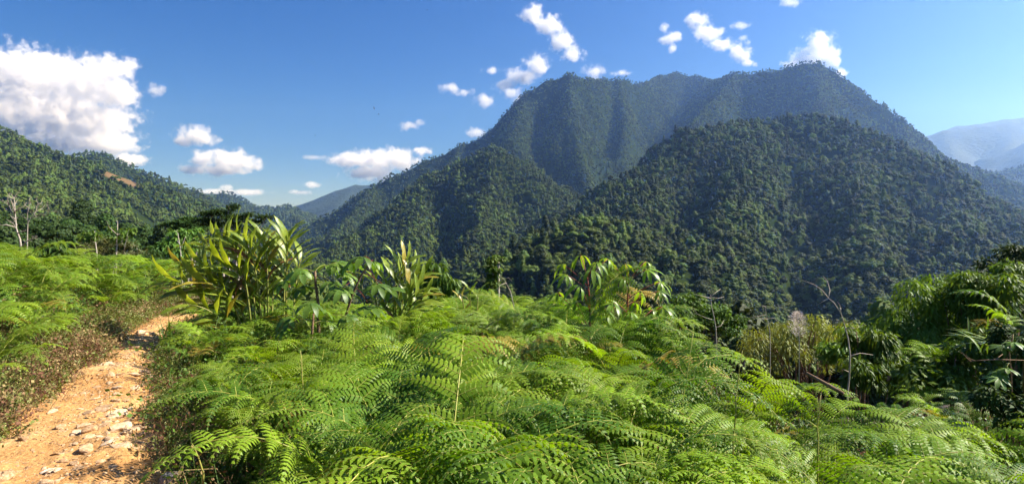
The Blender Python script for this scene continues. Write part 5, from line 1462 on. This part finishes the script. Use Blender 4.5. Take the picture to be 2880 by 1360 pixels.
# ------------------------------------------------------------------ clouds
def cloud(label, blobs, dens=0.013, soft=0.85, rough=1.7, depth=0.8, seed=0):
    """one cumulus: a closed hull filled with a lumpy volume"""
    cs = []
    if len(blobs) < 3: dens = min(dens, 0.0075)   # small scraps are thin
    CY = 9000.0 + (seed * 7 % 23) * 420.0     # each at its own distance
    k = CY / F
    for (u, v, ru, rv) in blobs:
        p = P(u, v, CY); cs.append((p, (ru * k, max(ru, rv) * k * depth, rv * k)))
    c0 = np.mean([c for c, r in cs], 0)
    pts = []
    V, Fs = ICO2
    bm = bmesh.new()
    for c, r in cs:
        for q in V: bm.verts.new(tuple(np.array(c) - c0 + q * np.array(r) * 1.7))
    res = bmesh.ops.convex_hull(bm, input=bm.verts)
    bmesh.ops.delete(bm, geom=[g for g in res['geom_interior'] if isinstance(g, bmesh.types.BMVert)], context='VERTS')
    me = bpy.data.meshes.new('cloud'); bm.to_mesh(me); bm.free()
    m, nt, out = new_mat('cloud')
    N = nt.nodes.new; L = nt.links.new
    tc = N('ShaderNodeTexCoord')
    field = None
    for c, r in cs:
        d = N('ShaderNodeVectorMath'); d.operation = 'SUBTRACT'; L(tc.outputs['Object'], d.inputs[0]); d.inputs[1].default_value = tuple(np.array(c) - c0)
        e = N('ShaderNodeVectorMath'); e.operation = 'DIVIDE'; L(d.outputs[0], e.inputs[0]); e.inputs[1].default_value = r
        l = N('ShaderNodeVectorMath'); l.operation = 'LENGTH'; L(e.outputs[0], l.inputs[0])
        if field is None: field = l.outputs['Value']
        else:
            mn = N('ShaderNodeMath'); mn.operation = 'SMOOTH_MIN'; mn.inputs[2].default_value = 0.25
            L(field, mn.inputs[0]); L(l.outputs['Value'], mn.inputs[1]); field = mn.outputs[0]
    nz = N('ShaderNodeTexNoise'); nz.inputs['Scale'].default_value = 1.0 / (30 * k); nz.inputs['Detail'].default_value = 8; nz.inputs['Roughness'].default_value = 0.66
    off = N('ShaderNodeVectorMath'); off.operation = 'ADD'; L(tc.outputs['Object'], off.inputs[0]); off.inputs[1].default_value = (seed * 913.0, seed * 377.0, 0)
    L(off.outputs[0], nz.inputs['Vector'])
    a = N('ShaderNodeMath'); a.operation = 'MULTIPLY_ADD'; L(nz.outputs['Fac'], a.inputs[0]); a.inputs[1].default_value = 2 * rough; a.inputs[2].default_value = -rough
    s = N('ShaderNodeMath'); s.operation = 'ADD'; L(field, s.inputs[0]); L(a.outputs[0], s.inputs[1])
    mr = N('ShaderNodeMapRange'); mr.inputs[1].default_value = 1.0; mr.inputs[2].default_value = 1.0 - soft; mr.inputs[3].default_value = 0.0; mr.inputs[4].default_value = dens * 9600.0 / CY
    mr.interpolation_type = 'SMOOTHSTEP'
    L(s.outputs[0], mr.inputs[0])
    pv = N('ShaderNodeVolumePrincipled'); pv.inputs['Color'].default_value = (0.995, 0.995, 0.998, 1); pv.inputs['Anisotropy'].default_value = 0.0
    L(mr.outputs[0], pv.inputs['Density'])
    L(pv.outputs[0], out.inputs['Volume'])
    m.cycles.volume_step_rate = 0.3
    o = link('cloud', me, m, loc=tuple(c0))
    tag(o, label, 'cloud', 'cumulus clouds in the blue sky')
    return o

cloud('largest white cumulus piled above the sunlit left slope', [(95, 225, 120, 85), (20, 230, 110, 90), (235, 235, 110, 70), (320, 195, 60, 42), (330, 265, 62, 50), (140, 330, 190, 70), (10, 330, 120, 80), (290, 335, 80, 35), (120, 400, 130, 45), (300, 400, 85, 38), (215, 395, 90, 35), (365, 450, 55, 20)], seed=1)
cloud('domed white cloud over the middle of the left valley', [(548, 380, 48, 30), (520, 395, 40, 18), (580, 393, 36, 20)], seed=2)
cloud('flat-based white cloud just below the domed one', [(575, 445, 42, 28), (640, 452, 62, 36), (690, 460, 46, 26), (545, 478, 40, 16), (620, 478, 70, 16)], seed=3)
cloud('long white cloud bank against the foot of the big mountain', [(990, 450, 70, 22), (1060, 450, 75, 30), (1120, 450, 60, 34), (1185, 424, 32, 14), (1040, 485, 70, 24), (1080, 505, 40, 15)], seed=4)
cloud('wispy white cloud left of the stepped cloud pair', [(1265, 248, 30, 17), (1310, 260, 28, 13)], seed=5)
cloud('small tufted cloud touching the rising ridge line', [(1365, 282, 34, 20)], seed=6)
cloud('torn cloud half hidden by the rising ridge', [(1440, 262, 32, 18), (1465, 285, 26, 20)], seed=7)
cloud('tilted white cloud beside the first summit', [(1510, 180, 36, 30), (1470, 215, 48, 24), (1420, 240, 36, 18)], seed=8)
cloud('tall slanting cloud high above the first summit', [(1495, 40, 34, 30), (1540, 70, 42, 30), (1575, 115, 40, 30), (1610, 150, 34, 24)], seed=9)
cloud('white cloud rising behind the saddle of the first summit', [(1670, 205, 32, 26), (1745, 206, 30, 10)], seed=10)
cloud('thin ragged cloud beside the bright slanting cloud', [(1885, 110, 34, 18), (1868, 82, 16, 16), (1890, 140, 14, 14)], seed=11)
cloud('bright slanting cloud over the hidden back summit', [(1960, 60, 32, 28), (1990, 95, 42, 28), (2030, 125, 40, 18), (2085, 150, 34, 28), (2105, 178, 24, 14)], seed=12)
cloud('brilliant white cloud crowning the highest summit', [(2300, 135, 48, 42), (2270, 170, 60, 26), (2335, 165, 26, 34), (2365, 205, 20, 16)], seed=13, dens=0.014)
cloud('cloud scrap cut by the top edge of the sky', [(2225, 6, 30, 18)], seed=14)
cloud('little round cloud above the tufted cloud', [(1380, 200, 26, 13)], seed=15)
cloud('small flat cloud alone left of the ridge', [(1150, 355, 34, 13), (1180, 345, 16, 11)], seed=16)
cloud('white scrap peeping over the descending shoulder', [(1340, 372, 32, 14)], seed=17)
cloud('small puff right of the largest cumulus', [(440, 252, 26, 20)], seed=18)
cloud('low cloud line over the little valley peak', [(690, 540, 62, 11), (600, 538, 55, 9), (640, 528, 24, 9)], seed=19, dens=0.006)
cloud('low cloud streak over the farthest blue ridges', [(880, 520, 36, 9), (840, 541, 40, 8)], seed=20, dens=0.006)
cloud('faint flat streak left of the long cloud bank', [(880, 443, 34, 8)], seed=21, dens=0.004)
cloud('faint scrap high right of the bright slanting cloud', [(2078, 72, 28, 12), (2090, 105, 20, 8)], seed=22, dens=0.006)
# ------------------------------------------------------------------ haze
def haze_box():
    x0, x1, y0, y1, z0, z1 = -8000, 9000, -7400, 7700, -165, 1420
    V = [(x0, y0, z0), (x1, y0, z0), (x1, y1, z0), (x0, y1, z0), (x0, y0, z1), (x1, y0, z1), (x1, y1, z1), (x0, y1, z1)]
    Fs = [(0, 3, 2, 1), (4, 5, 6, 7), (0, 1, 5, 4), (1, 2, 6, 5), (2, 3, 7, 6), (3, 0, 4, 7)]
    m, nt, out = new_mat('haze')
    pv = nt.nodes.new('ShaderNodeVolumePrincipled')
    pv.inputs['Color'].default_value = (0.32, 0.55, 1.0, 1)
    pv.inputs['Density'].default_value = HAZE
    pv.inputs['Absorption Color'].default_value = (1, 1, 1, 1)
    pv.inputs['Anisotropy'].default_value = 0.68
    nt.links.new(pv.outputs[0], out.inputs['Volume'])
    o = link('haze', np_mesh('haze', V, Fs, False), m)
    tag(o, kind='stuff')
HAZE = 0.95e-4
haze_box()
